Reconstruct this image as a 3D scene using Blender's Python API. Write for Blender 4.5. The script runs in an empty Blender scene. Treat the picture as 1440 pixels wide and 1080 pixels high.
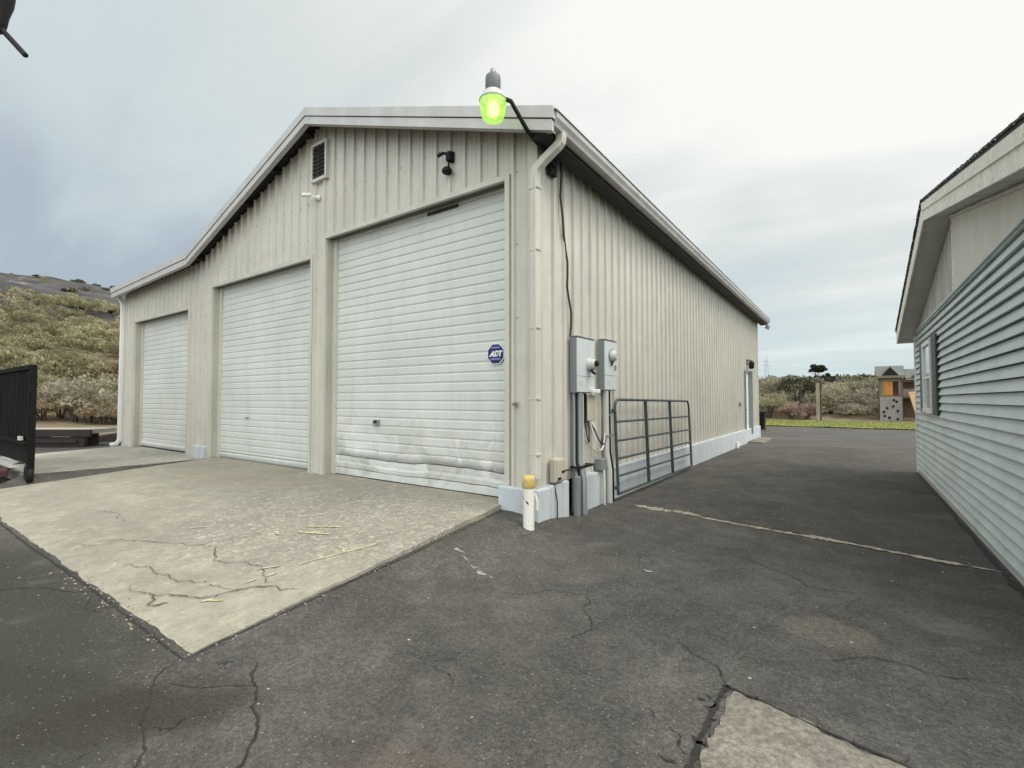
import bpy, bmesh, math, random
import numpy as np
from mathutils import Vector, Matrix, noise as mnoise

R = math.radians
random.seed(7)
rng = np.random.default_rng(11)
scene = bpy.context.scene
COL = scene.collection

# ------------------------------------------------------------------ camera
cam_d = bpy.data.cameras.new("camera")
cam = bpy.data.objects.new("camera", cam_d)
COL.objects.link(cam)
cam_d.sensor_width = 36.0
cam_d.lens = 676.0 / 1440.0 * 36.0
cam_d.clip_start = 0.05
cam_d.clip_end = 3000
CAMP = Vector((3.25, -5.20, 1.65))
cam.location = CAMP
cam.rotation_euler = (R(91.86), 0, R(35.2))
scene.camera = cam

# ------------------------------------------------------------------ sky
SUN_EL, SUN_AZ = R(54), R(72)      # azimuth measured from +Y towards +X
world = bpy.data.worlds.new("World")
scene.world = world
world.use_nodes = True
wn, wl = world.node_tree.nodes, world.node_tree.links
wn.clear()
def W(t, **k):
    n = wn.new(t)
    for a, b in k.items():
        setattr(n, a, b)
    return n
w_out = W('ShaderNodeOutputWorld')
w_bg = W('ShaderNodeBackground')
w_bg.inputs['Strength'].default_value = 0.1
wl.new(w_bg.outputs[0], w_out.inputs[0])
w_sky = W('ShaderNodeTexSky', sky_type='NISHITA', sun_disc=False)
w_sky.sun_elevation = SUN_EL
w_sky.sun_rotation = SUN_AZ
w_sky.air_density = 1.0
w_tc = W('ShaderNodeTexCoord')
w_sep = W('ShaderNodeSeparateXYZ')
wl.new(w_tc.outputs['Generated'], w_sep.inputs[0])
# cloud layer: direction projected on a high flat sheet
w_zc = W('ShaderNodeMath', operation='MAXIMUM'); w_zc.inputs[1].default_value = 0.0
wl.new(w_sep.outputs['Z'], w_zc.inputs[0])
w_za = W('ShaderNodeMath', operation='ADD'); w_za.inputs[1].default_value = 0.22
wl.new(w_zc.outputs[0], w_za.inputs[0])
w_div = W('ShaderNodeVectorMath', operation='DIVIDE')
w_cmb = W('ShaderNodeCombineXYZ')
for i in range(3):
    wl.new(w_za.outputs[0], w_cmb.inputs[i])
wl.new(w_tc.outputs['Generated'], w_div.inputs[0])
wl.new(w_cmb.outputs[0], w_div.inputs[1])
w_map = W('ShaderNodeMapping')
w_map.inputs['Rotation'].default_value = (0, 0, R(-28))
w_map.inputs['Scale'].default_value = (0.75, 1.25, 0.2)
w_map.inputs['Location'].default_value = (1.3, 0.4, 0)
wl.new(w_div.outputs[0], w_map.inputs[0])
w_no = W('ShaderNodeTexNoise')
w_no.inputs['Scale'].default_value = 1.1
w_no.inputs['Detail'].default_value = 5
w_no.inputs['Roughness'].default_value = 0.5
w_no.inputs['Distortion'].default_value = 0.35
wl.new(w_map.outputs[0], w_no.inputs['Vector'])
# brightness of the cloud sheet: brighter towards the hidden sun and to the right, dull blue low on the left
w_dot = W('ShaderNodeVectorMath', operation='DOT_PRODUCT')
wl.new(w_tc.outputs['Generated'], w_dot.inputs[0])
w_dot.inputs[1].default_value = (0.66, 0.30, 0.69)
w_rng = W('ShaderNodeMapRange')
w_rng.inputs['From Min'].default_value = -0.75
w_rng.inputs['From Max'].default_value = 0.95
w_rng.inputs['To Min'].default_value = 0.0
w_rng.inputs['To Max'].default_value = 1.0
wl.new(w_dot.outputs['Value'], w_rng.inputs[0])
w_add = W('ShaderNodeMath', operation='MULTIPLY_ADD')
wl.new(w_no.outputs[0], w_add.inputs[0])
w_add.inputs[1].default_value = 0.75
w_sub = W('ShaderNodeMath', operation='SUBTRACT'); w_sub.inputs[1].default_value = 0.375
w_el = W('ShaderNodeMapRange'); w_el.interpolation_type = 'SMOOTHSTEP'
for i_, v_ in zip((1, 2, 3, 4), (0.22, 0.46, 0.0, 0.21)): w_el.inputs[i_].default_value = v_
wl.new(w_sep.outputs['Z'], w_el.inputs[0])
w_s2 = W('ShaderNodeMath', operation='ADD')
wl.new(w_rng.outputs[0], w_s2.inputs[0]); wl.new(w_el.outputs[0], w_s2.inputs[1])
wl.new(w_s2.outputs[0], w_sub.inputs[0])
wl.new(w_sub.outputs[0], w_add.inputs[2])
w_cr = W('ShaderNodeValToRGB')
e = w_cr.color_ramp.elements
e[0].position = 0.16; e[0].color = (0.355, 0.415, 0.470, 1)
e[1].position = 0.95; e[1].color = (0.815, 0.82, 0.775, 1)
x = w_cr.color_ramp.elements.new(0.42); x.color = (0.51, 0.585, 0.605, 1)
x = w_cr.color_ramp.elements.new(0.62); x.color = (0.60, 0.64, 0.63, 1)
w_mp2 = W('ShaderNodeMapping')
w_mp2.inputs['Rotation'].default_value = (0, 0, R(62)); w_mp2.inputs['Scale'].default_value = (0.55, 2.6, 0.3)
wl.new(w_div.outputs[0], w_mp2.inputs[0])
w_n2 = W('ShaderNodeTexNoise'); w_n2.inputs['Scale'].default_value = 1.5; w_n2.inputs['Detail'].default_value = 6; w_n2.inputs['Distortion'].default_value = 0.6
wl.new(w_mp2.outputs[0], w_n2.inputs['Vector'])
w_a2 = W('ShaderNodeMath', operation='MULTIPLY_ADD'); w_a2.inputs[1].default_value = 0.5; w_a2.inputs[2].default_value = -0.26
wl.new(w_n2.outputs[0], w_a2.inputs[0])
w_a3 = W('ShaderNodeMath', operation='ADD')
wl.new(w_add.outputs[0], w_a3.inputs[0]); wl.new(w_a2.outputs[0], w_a3.inputs[1])
wl.new(w_a3.outputs[0], w_cr.inputs[0])
w_hz = W('ShaderNodeMapRange'); w_hz.interpolation_type = 'SMOOTHSTEP'
for i_, v_ in zip((1, 2, 3, 4), (0.24, 0.06, 0.0, 0.75)): w_hz.inputs[i_].default_value = v_
wl.new(w_sep.outputs['Z'], w_hz.inputs[0])
w_hm = W('ShaderNodeMix', data_type='RGBA', blend_type='MULTIPLY')
wl.new(w_hz.outputs[0], w_hm.inputs[0]); wl.new(w_cr.outputs[0], w_hm.inputs[6]); w_hm.inputs[7].default_value = (0.86, 0.96, 1.0, 1)
w_ten = W('ShaderNodeVectorMath', operation='SCALE'); w_ten.inputs['Scale'].default_value = 10.0
# unseen sky behind the camera brightened, added to fill facade and house wall
w_dot2 = W('ShaderNodeVectorMath', operation='DOT_PRODUCT')
wl.new(w_tc.outputs['Generated'], w_dot2.inputs[0])
w_dot2.inputs[1].default_value = (0.40, -0.86, 0.30)
w_r2 = W('ShaderNodeMapRange'); w_r2.interpolation_type = 'SMOOTHSTEP'
for i_, v_ in zip((1, 2, 3, 4), (-0.15, 0.75, 1.0, 2.5)): w_r2.inputs[i_].default_value = v_
wl.new(w_dot2.outputs['Value'], w_r2.inputs[0])
w_br = W('ShaderNodeVectorMath', operation='SCALE')
wl.new(w_hm.outputs[2], w_br.inputs[0]); wl.new(w_r2.outputs[0], w_br.inputs['Scale'])
wl.new(w_br.outputs[0], w_ten.inputs[0])
w_mix = W('ShaderNodeMix', data_type='RGBA')
w_mix.inputs[0].default_value = 0.93
wl.new(w_sky.outputs[0], w_mix.inputs[6])
wl.new(w_ten.outputs[0], w_mix.inputs[7])
wl.new(w_mix.outputs[2], w_bg.inputs[0])

# ------------------------------------------------------------------ sun behind cloud
sun_d = bpy.data.lights.new("sun", 'SUN')
sun_d.energy = 1.5
sun_d.angle = R(24)
sun_d.color = (1.0, 0.955, 0.88)
sun = bpy.data.objects.new("sun", sun_d)
COL.objects.link(sun)
sdir = Vector((math.sin(SUN_AZ) * math.cos(SUN_EL), math.cos(SUN_AZ) * math.cos(SUN_EL), math.sin(SUN_EL)))
sun.rotation_euler = sdir.to_track_quat('Z', 'Y').to_euler()
sun.location = (20, -10, 30)

scene.view_settings.view_transform = 'Standard'
scene.view_settings.look = 'None'
scene.view_settings.exposure = 0.30
scene.view_settings.gamma = 1.0

# ================================================================== helpers
class MB:
    """collects shapes for ONE mesh object"""
    def __init__(self):
        self.v, self.f, self.s = [], [], []
    def add(self, vs, fs, smooth=False):
        o = len(self.v)
        self.v += [tuple(p) for p in vs]
        for q in fs:
            self.f.append(tuple(i + o for i in q)); self.s.append(smooth)
        return self
    def box(self, a, b, M=None, ch=0.0):
        x0, y0, z0 = a; x1, y1, z1 = b
        if ch > 0:
            bm = bmesh.new()
            bmesh.ops.create_cube(bm, size=1.0)
            for v in bm.verts:
                v.co = Vector(((x0 + x1) / 2 + v.co.x * (x1 - x0), (y0 + y1) / 2 + v.co.y * (y1 - y0), (z0 + z1) / 2 + v.co.z * (z1 - z0)))
            bmesh.ops.bevel(bm, geom=bm.edges[:], offset=ch, segments=2, affect='EDGES', profile=0.5)
            bm.verts.index_update()
            vs = [v.co.copy() for v in bm.verts]
            fs = [[v.index for v in f.verts] for f in bm.faces]
            bm.free()
        else:
            vs = [Vector(p) for p in ((x0, y0, z0), (x1, y0, z0), (x1, y1, z0), (x0, y1, z0), (x0, y0, z1), (x1, y0, z1), (x1, y1, z1), (x0, y1, z1))]
            fs = [(0, 3, 2, 1), (4, 5, 6, 7), (0, 1, 5, 4), (1, 2, 6, 5), (2, 3, 7, 6), (3, 0, 4, 7)]
        if M is not None:
            vs = [M @ p for p in vs]
        return self.add(vs, fs)
    def tube(self, path, r, n=10, cap=True, ref=(0, 0, 1), poly=None, smooth=True):
        P = [Vector(p) for p in path]
        rr = r if isinstance(r, (list, tuple)) else [r] * len(P)
        vs, fs = [], []
        ref = Vector(ref)
        a_prev = None
        m = n if poly is None else len(poly)
        for i, p in enumerate(P):
            if i == 0: t = P[1] - P[0]
            elif i == len(P) - 1: t = P[-1] - P[-2]
            else: t = (P[i + 1] - P[i]).normalized() + (P[i] - P[i - 1]).normalized()
            t.normalize()
            if a_prev is None:
                a = ref.cross(t)
                if a.length < 1e-3: a = Vector((1, 0.3, 0)).cross(t)
            else:
                a = a_prev - t * a_prev.dot(t)
            a.normalize(); a_prev = a
            b = t.cross(a)
            for k in range(m):
                if poly is None:
                    w = 2 * math.pi * k / n
                    vs.append(p + a * math.cos(w) * rr[i] + b * math.sin(w) * rr[i])
                else:
                    vs.append(p + a * poly[k][0] + b * poly[k][1])
        for i in range(len(P) - 1):
            for k in range(m):
                k2 = (k + 1) % m
                fs.append((i * m + k, i * m + k2, (i + 1) * m + k2, (i + 1) * m + k))
        self.add(vs, fs, smooth)
        if cap:
            self.add(vs[:m], [tuple(range(m))[::-1]])
            self.add(vs[-m:], [tuple(range(m))])
        return self
    def lathe(self, prof, c, n=20, M=None, smooth=True):
        vs, fs = [], []
        for (r, z) in prof:
            for k in range(n):
                w = 2 * math.pi * k / n
                vs.append(Vector((r * math.cos(w), r * math.sin(w), z)))
        if M is not None: vs = [M @ p for p in vs]
        vs = [p + Vector(c) for p in vs]
        for i in range(len(prof) - 1):
            for k in range(n):
                k2 = (k + 1) % n
                fs.append((i * n + k, i * n + k2, (i + 1) * n + k2, (i + 1) * n + k))
        self.add(vs, fs, smooth)
        self.add(vs[:n], [tuple(range(n))[::-1]])
        self.add(vs[-n:], [tuple(range(n))])
        return self
    def prism(self, poly, axis, a, b):
        """poly in the other two axes (x: (y,z), y: (x,z), z: (x,y))"""
        def mk(p, t):
            if axis == 'x': return (t, p[0], p[1])
            if axis == 'y': return (p[0], t, p[1])
            return (p[0], p[1], t)
        n = len(poly)
        vs = [mk(p, a) for p in poly] + [mk(p, b) for p in poly]
        fs = [tuple(range(n)), tuple(range(2 * n - 1, n - 1, -1))]
        for i in range(n):
            j = (i + 1) % n
            fs.append((i, i + n, j + n, j))
        return self.add(vs, fs)
    def quad(self, a, b, c, d, smooth=False):
        return self.add([a, b, c, d], [(0, 1, 2, 3)], smooth)
    def each(self, name, mat, parent=None):
        """one object per loose piece"""
        par = list(range(len(self.v)))
        def root(i):
            while par[i] != i:
                par[i] = par[par[i]]; i = par[i]
            return i
        key = {}
        for i, p in enumerate(self.v):
            k = tuple(round(c, 5) for c in p)
            if k in key: par[root(i)] = root(key[k])
            else: key[k] = i
        for f in self.f:
            for i in f[1:]: par[root(i)] = root(f[0])
        G = {}
        for f, sm in zip(self.f, self.s): G.setdefault(root(f[0]), []).append((f, sm))
        out = []
        for fl in G.values():
            ids = sorted({i for f, _ in fl for i in f}); mp = {i: j for j, i in enumerate(ids)}
            q = MB(); q.v = [self.v[i] for i in ids]; q.f = [tuple(mp[i] for i in f) for f, _ in fl]; q.s = [sm for _, sm in fl]
            out.append(q.build(name, mat, parent))
        return out
    def build(self, name, mat, parent=None, loc=None, fix=True):
        me = bpy.data.meshes.new(name)
        me.from_pydata([tuple(p) for p in self.v], [], self.f)
        me.polygons.foreach_set('use_smooth', self.s)
        if fix:
            bm = bmesh.new(); bm.from_mesh(me)
            bmesh.ops.recalc_face_normals(bm, faces=bm.faces)
            bm.to_mesh(me); bm.free()
        me.update()
        for m in (mat if isinstance(mat, (list, tuple)) else [mat]):
            me.materials.append(m)
        o = bpy.data.objects.new(name, me)
        COL.objects.link(o)
        if parent is not None: o.parent = parent
        if loc is not None: o.location = loc
        return o

def thing(name, label, cat, loc=(0, 0, 0), rz=0.0, group=None):
    o = bpy.data.objects.new(name, None)
    COL.objects.link(o)
    o.location = loc; o.rotation_euler = (0, 0, rz)
    o.empty_display_size = 0.2
    return tag(o, label, cat, group)
def tag(o, label, cat, group=None):
    o['label'] = label; o['category'] = cat
    if group: o['group'] = group
    return o
def setting(o, kind='structure'):
    o['kind'] = kind
    return o
def sub(root):
    """parts are written in world coordinates; the thing's empty sits at its base"""
    return MB()
def settle(root):
    """move world-coordinate parts under their root without shifting them"""
    inv = Matrix.LocRotScale(root.location, root.rotation_euler, None).inverted()
    for c in [o for o in COL.objects if o.parent == root]:
        if c.type == 'MESH':
            c.data.transform(inv)
            for g in [o for o in COL.objects if o.parent == c]:
                g.data.transform(inv)

# ------------------------------------------------------------------ materials
class NT:
    def __init__(self, name):
        self.m = bpy.data.materials.new(name); self.m.use_nodes = True
        self.n = self.m.node_tree.nodes; self.l = self.m.node_tree.links
        self.n.clear()
        self.out = self.n.new('ShaderNodeOutputMaterial')
        self.b = self.n.new('ShaderNodeBsdfPrincipled')
        self.l.new(self.b.outputs[0], self.out.inputs[0])
        self.tc = self.n.new('ShaderNodeTexCoord').outputs['Object']
    def put(self, sock, v):
        if isinstance(v, bpy.types.NodeSocket): self.l.new(v, sock)
        elif v is not None:
            if sock.type == 'RGBA' and len(v) == 3: v = (*v, 1)
            sock.default_value = v
    def noise(self, scale, detail=4, rough=0.55, dist=0.0, vec=None, stretch=None):
        v = self.tc if vec is None else vec
        if stretch:
            mp = self.n.new('ShaderNodeMapping'); mp.inputs['Scale'].default_value = stretch
            self.l.new(v, mp.inputs[0]); v = mp.outputs[0]
        t = self.n.new('ShaderNodeTexNoise')
        t.inputs['Scale'].default_value = scale; t.inputs['Detail'].default_value = detail
        t.inputs['Roughness'].default_value = rough; t.inputs['Distortion'].default_value = dist
        self.l.new(v, t.inputs['Vector'])
        return t.outputs[0]
    def voro(self, scale, feature='F1', out='Distance', vec=None):
        t = self.n.new('ShaderNodeTexVoronoi'); t.feature = feature
        t.inputs['Scale'].default_value = scale
        self.l.new(self.tc if vec is None else vec, t.inputs['Vector'])
        return t.outputs[out]
    def ramp(self, f, a, b, lo=0.0, hi=1.0):
        t = self.n.new('ShaderNodeMapRange'); t.clamp = True; t.interpolation_type = 'SMOOTHSTEP'
        self.put(t.inputs[0], f)
        for i, q in zip((1, 2, 3, 4), (a, b, lo, hi)): t.inputs[i].default_value = q
        return t.outputs[0]
    def math(self, op, a, b=None, c=None):
        t = self.n.new('ShaderNodeMath'); t.operation = op
        for i, q in enumerate((a, b, c)):
            if q is not None: self.put(t.inputs[i], q)
        return t.outputs[0]
    def mix(self, f, a, b, mode='MIX'):
        t = self.n.new('ShaderNodeMix'); t.data_type = 'RGBA'; t.blend_type = mode
        self.put(t.inputs[0], f); self.put(t.inputs[6], a); self.put(t.inputs[7], b)
        return t.outputs[2]
    def mul(self, col, f):
        t = self.n.new('ShaderNodeVectorMath'); t.operation = 'SCALE'
        self.put(t.inputs[0], col); self.put(t.inputs['Scale'], f)
        return t.outputs[0]
    def ell(self, cx, cy, rx, ry, ang=0.0, soft=0.5, wob=0.4, sc=2.5):
        """soft-edged stain with a wobbly outline at a place on the ground"""
        mp = self.n.new('ShaderNodeMapping'); mp.vector_type = 'TEXTURE'
        mp.inputs['Location'].default_value = (cx, cy, 0); mp.inputs['Rotation'].default_value = (0, 0, ang)
        mp.inputs['Scale'].default_value = (rx, ry, 1e4)
        self.l.new(self.tc, mp.inputs[0])
        ln = self.n.new('ShaderNodeVectorMath'); ln.operation = 'LENGTH'
        self.l.new(mp.outputs[0], ln.inputs[0])
        d = self.math('MULTIPLY_ADD', self.noise(sc, 5), wob * 2, -wob)
        return self.ramp(self.math('ADD', ln.outputs['Value'], d), 1 + soft / 2, 1 - soft / 2)
    def bump(self, h, strength=0.3, dist=0.01):
        t = self.n.new('ShaderNodeBump'); t.inputs['Strength'].default_value = strength
        t.inputs['Distance'].default_value = dist
        self.l.new(h, t.inputs['Height']); self.l.new(t.outputs[0], self.b.inputs['Normal'])
    def done(self, col, rough=0.6, metal=0.0, spec=None):
        self.put(self.b.inputs['Base Color'], col)
        self.put(self.b.inputs['Roughness'], rough)
        self.b.inputs['Metallic'].default_value = metal
        if spec is not None: self.b.inputs['Specular IOR Level'].default_value = spec
        return self.m

def paint(name, c, rough=0.5, var=0.12, sc=3.0, metal=0.0, dirt=None, streak=True, bump=0.0, spec=None):
    t = NT(name)
    f = t.ramp(t.noise(sc, 5, stretch=(1, 1, 0.25) if streak else None), 0.3, 0.7, 1 - var, 1 + var * 0.5)
    col = t.mul(c, f)
    f2 = t.ramp(t.noise(40, 3), 0.3, 0.7, 0.95, 1.04)
    col = t.mul(col, f2)
    if dirt:
        m = t.ramp(t.noise(sc * 2.3, 8, 0.65, 0.5), dirt[1], dirt[1] + 0.16)
        col = t.mix(m, col, dirt[0])
    if bump: t.bump(t.noise(60, 3), bump, 0.004)
    return t.done(col, rough, metal, spec)

def M_cladding():
    t = NT('cream_cladding')
    base = t.mix(t.ramp(t.noise(0.35, 3), 0.35, 0.65), (0.537, 0.513, 0.452), (0.588, 0.562, 0.496))
    st = t.ramp(t.noise(7, 6, 0.6, stretch=(1, 1, 0.06)), 0.35, 0.75, 1.02, 0.945)
    base = t.mul(base, st)
    base = t.mul(base, t.ramp(t.noise(2.2, 6, 0.65), 0.3, 0.75, 1.03, 0.93))
    base = t.mix(t.ramp(t.noise(16, 5, 0.7, 0.3), 0.72, 0.80, 0, 0.35), base, (0.36, 0.31, 0.23))
    t.bump(t.noise(1.6, 3), 0.25, 0.02)
    return t.done(base, 0.42)
def M_door():
    t = NT('white_slats')
    base = t.mix(t.ramp(t.noise(0.7, 3), 0.3, 0.7), (0.575, 0.59, 0.56), (0.64, 0.655, 0.625))
    base = t.mul(base, t.ramp(t.noise(5, 6, 0.65, stretch=(1, 1, 0.15)), 0.35, 0.8, 1.02, 0.93))
    # scuffs and wiped dirt on the lower slats
    sp = t.n.new('ShaderNodeSeparateXYZ'); t.l.new(t.tc, sp.inputs[0])
    low = t.ramp(sp.outputs['Z'], 1.9, 0.35)
    big = t.ramp(sp.outputs['X'], 2.7, 3.2, 0.15, 1.0)
    low = t.math('MULTIPLY', low, big)
    sc = t.math('MULTIPLY', low, t.ramp(t.noise(1.9, 8, 0.66, 0.6, stretch=(1, 1, 1.3)), 0.46, 0.62))
    base = t.mix(t.math('MULTIPLY', sc, 0.7), base, (0.42, 0.405, 0.355))
    wp = t.math('MULTIPLY', low, t.ramp(t.noise(3.4, 4, 0.5, 0.3, stretch=(1, 1, 0.7)), 0.6, 0.68))
    base = t.mix(t.math('MULTIPLY', wp, 0.7), base, (0.80, 0.80, 0.785))
    rust = t.math('MULTIPLY', low, t.ramp(t.noise(11, 7, 0.7), 0.66, 0.74))
    base = t.mix(t.math('MULTIPLY', rust, 0.5), base, (0.30, 0.24, 0.17))
    t.bump(t.noise(2.4, 3), 0.08, 0.02)
    return t.done(base, 0.45)
def M_asphalt():
    t = NT('asphalt')
    n1 = t.noise(0.55, 6, 0.62, 0.4)
    c = t.mix(t.ramp(n1, 0.34, 0.66), (0.074, 0.0705, 0.0640), (0.104, 0.0985, 0.0895))
    c = t.mul(c, t.ramp(t.noise(3.3, 9, 0.76, 0.5), 0.32, 0.70, 0.80, 1.20))
    c = t.mul(c, t.ramp(t.noise(24, 4, 0.7), 0.3, 0.72, 0.82, 1.18))
    # darker past the seam and along the house, where its shade is painted in
    c = t.mix(t.math('MULTIPLY', t.ell(3.75, 4.1, 1.15, 3.1, 0.08, 0.5, 0.35, 1.3), 0.35), c, (0.052, 0.050, 0.047))
    c = t.mix(t.math('MULTIPLY', t.ell(3.6, 0.55, 1.2, 0.55, -0.15, 0.9, 0.5, 2.0), 0.25), c, (0.050, 0.048, 0.046))
    c = t.mix(t.math('MULTIPLY', t.ell(-2.4, -4.75, 3.2, 1.0, -0.05, 0.6, 0.3, 1.6), 0.9), c, (0.052, 0.0505, 0.042))
    c = t.mix(t.math('MULTIPLY', t.ell(0.05, -4.35, 0.55, 0.22, 0.75, 0.5, 0.6, 5), 0.6), c, (0.040, 0.037, 0.031))
    c = t.mix(t.math('MULTIPLY', t.ell(-0.6, -4.45, 0.9, 0.16, 0.35, 0.6, 0.5, 4), 0.5), c, (0.042, 0.040, 0.034))
    lt = t.math('MULTIPLY', t.ramp(t.noise(1.7, 7, 0.7, 0.6), 0.56, 0.66), 0.28)
    c = t.mix(lt, c, (0.150, 0.143, 0.130))
    # brownish greasy patches near the pad tip, worn patch, pale drips
    c = t.mix(t.math('MULTIPLY', t.ell(0.2, -4.05, 0.5, 0.26, 0.6, 0.8, 0.5, 4), 0.55), c, (0.042, 0.037, 0.031))
    c = t.mix(t.math('MULTIPLY', t.ell(3.10, -1.06, 0.27, 0.24, 0.2, 0.35, 0.6, 8), t.ramp(t.noise(16, 6, 0.75), 0.35, 0.6, 0.2, 0.75)), c, (0.175, 0.148, 0.122))
    c = t.mix(t.math('MULTIPLY', t.ell(1.65, -3.7, 0.30, 0.2, 0.3, 0.5, 0.6, 9), t.ramp(t.noise(16, 6, 0.75), 0.35, 0.6, 0.1, 0.45)), c, (0.15, 0.105, 0.088))
    c = t.mix(t.math('MULTIPLY', t.ell(3.85, -0.5, 0.22, 0.12, 0.5, 0.5, 0.6, 9), t.ramp(t.noise(16, 6, 0.75), 0.35, 0.6, 0.1, 0.5)), c, (0.15, 0.14, 0.125))
    c = t.mix(t.math('MULTIPLY', t.ell(0.7, 18.5, 2.2, 0.7, 0.1, 0.7, 0.5, 1), 0.5), c, (0.16, 0.14, 0.13))
    c = t.mix(t.math('MULTIPLY', t.ell(1.6, 15.5, 2.4, 0.45, -0.1, 0.7, 0.5, 1), 0.3), c, (0.13, 0.115, 0.105))
    far = t.n.new('ShaderNodeSeparateXYZ'); t.l.new(t.tc, far.inputs[0])
    c = t.mix(t.ramp(far.outputs['Y'], 6, 22, 0, 0.45), c, (0.125, 0.118, 0.114))
    # aggregate
    sp = t.noise(170, 2, 0.6)
    c = t.mul(c, t.ramp(sp, 0.32, 0.70, 0.74, 1.28))
    c = t.mul(c, t.ramp(t.noise(48, 4, 0.7), 0.34, 0.68, 0.86, 1.16))
    vd = t.voro(55); vc = t.voro(55, out='Color')
    sep = t.n.new('ShaderNodeSeparateXYZ'); t.l.new(vc, sep.inputs[0])
    peb = t.math('MULTIPLY', t.ramp(sep.outputs[0], 0.925, 0.94), t.ramp(vd, 0.34, 0.22))
    c = t.mix(t.math('MULTIPLY', peb, 0.55), c, (0.30, 0.275, 0.24))
    vd2 = t.voro(7); vc2 = t.voro(7, out='Color')
    sep2 = t.n.new('ShaderNodeSeparateXYZ'); t.l.new(vc2, sep2.inputs[0])
    peb2 = t.math('MULTIPLY', t.ramp(sep2.outputs[1], 0.93, 0.94), t.ramp(vd2, 0.085, 0.06))
    c = t.mix(t.math('MULTIPLY', peb2, 0.8), c, (0.46, 0.44, 0.40))
    # hairline crazing
    wv = t.n.new('ShaderNodeVectorMath'); wv.operation = 'ADD'
    nz = t.n.new('ShaderNodeTexNoise'); nz.inputs['Scale'].default_value = 2.6; nz.inputs['Detail'].default_value = 5
    t.l.new(t.tc, nz.inputs['Vector'])
    sc = t.n.new('ShaderNodeVectorMath'); sc.operation = 'SCALE'; sc.inputs['Scale'].default_value = 0.55
    t.l.new(nz.outputs['Color'], sc.inputs[0]); t.l.new(t.tc, wv.inputs[0]); t.l.new(sc.outputs[0], wv.inputs[1])
    ed = t.voro(1.35, 'DISTANCE_TO_EDGE', vec=wv.outputs[0])
    cr = t.math('MULTIPLY', t.ramp(ed, 0.007, 0.001), t.ramp(t.noise(0.9, 3), 0.585, 0.66))
    c = t.mix(t.math('MULTIPLY', cr, 0.8), c, (0.016, 0.015, 0.015))
    h = t.math('MULTIPLY_ADD', cr, -1.5, t.math('ADD', sp, t.math('MULTIPLY', peb, 0.6)))
    t.bump(h, 0.55, 0.006)
    return t.done(c, t.ramp(t.noise(1.4, 4), 0.3, 0.7, 0.80, 0.95), spec=0.10)
def M_concrete(name='concrete', a=(0.335, 0.310, 0.252), b=(0.270, 0.248, 0.202), spall=True, coarse=False):
    t = NT(name)
    c = t.mix(t.ramp(t.noise(0.8, 6, 0.6, 0.3), 0.34, 0.66), a, b)
    c = t.mul(c, t.ramp(t.noise(5, 7, 0.68), 0.3, 0.72, 0.86, 1.14))
    if spall:
        m = t.ell(-2.2, -1.5, 2.2, 1.5, 0.15, 0.9, 0.45, 1.4)
        g = t.ramp(t.noise(22, 6, 0.75), 0.45, 0.55)
        c = t.mix(t.math('MULTIPLY', m, t.math('MULTIPLY', g, 0.85)), c, (0.20, 0.182, 0.165))
        g2 = t.ramp(t.noise(13, 5, 0.7, 0.6), 0.565, 0.62)
        c = t.mix(t.math('MULTIPLY', g2, t.math('MULTIPLY_ADD', m, 0.48, 0.10)), c, (0.56, 0.52, 0.42))
        g3 = t.ramp(t.noise(6, 6, 0.75, 0.8), 0.56, 0.63)
        c = t.mix(t.math('MULTIPLY', g3, 0.4), c, (0.47, 0.43, 0.335))
        g4 = t.ramp(t.noise(9, 7, 0.75, 0.4, stretch=(1, .6, 1)), 0.57, 0.66)
        c = t.mix(t.math('MULTIPLY', g4, 0.35), c, (0.19, 0.17, 0.14))
        c = t.mix(t.math('MULTIPLY', t.ell(-6.2, -0.6, 2.6, 0.8, 0.05, 1.0, 0.5, 1.2), 0.4), c, (0.25, 0.215, 0.165))
        c = t.mix(t.math('MULTIPLY', t.ell(-6.6, -3.0, 2.4, 0.35, 0.02, 1.0, 0.5, 1.5), 0.35), c, (0.24, 0.22, 0.185))
        ti = t.ramp(t.noise(3.0, 5, 0.6, 0.2, stretch=(0.25, 1.6, 1)), 0.55, 0.72)
        c = t.mix(t.math('MULTIPLY', ti, 0.28), c, (0.22, 0.205, 0.175))
    if coarse:
        c = t.mul(c, t.ramp(t.noise(26, 6, 0.75), 0.33, 0.68, 0.62, 1.28))
        c = t.mix(t.ramp(t.noise(3.2, 7, 0.7, 0.5), 0.55, 0.68, 0, 0.6), c, (0.115, 0.102, 0.088))
    sp = t.noise(190, 2, 0.6)
    c = t.mul(c, t.ramp(sp, 0.3, 0.7, 0.78, 1.2))
    vd = t.voro(38); vc = t.voro(38, out='Color')
    sep = t.n.new('ShaderNodeSeparateXYZ'); t.l.new(vc, sep.inputs[0])
    pk = t.math('MULTIPLY', t.ramp(sep.outputs[0], 0.93, 0.94), t.ramp(vd, 0.35, 0.2))
    c = t.mix(t.math('MULTIPLY', pk, 0.5), c, (0.14, 0.125, 0.105))
    t.bump(t.math('ADD', sp, t.noise(18, 4)), 0.35, 0.006)
    return t.done(c, 0.88, spec=0.3)
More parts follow.
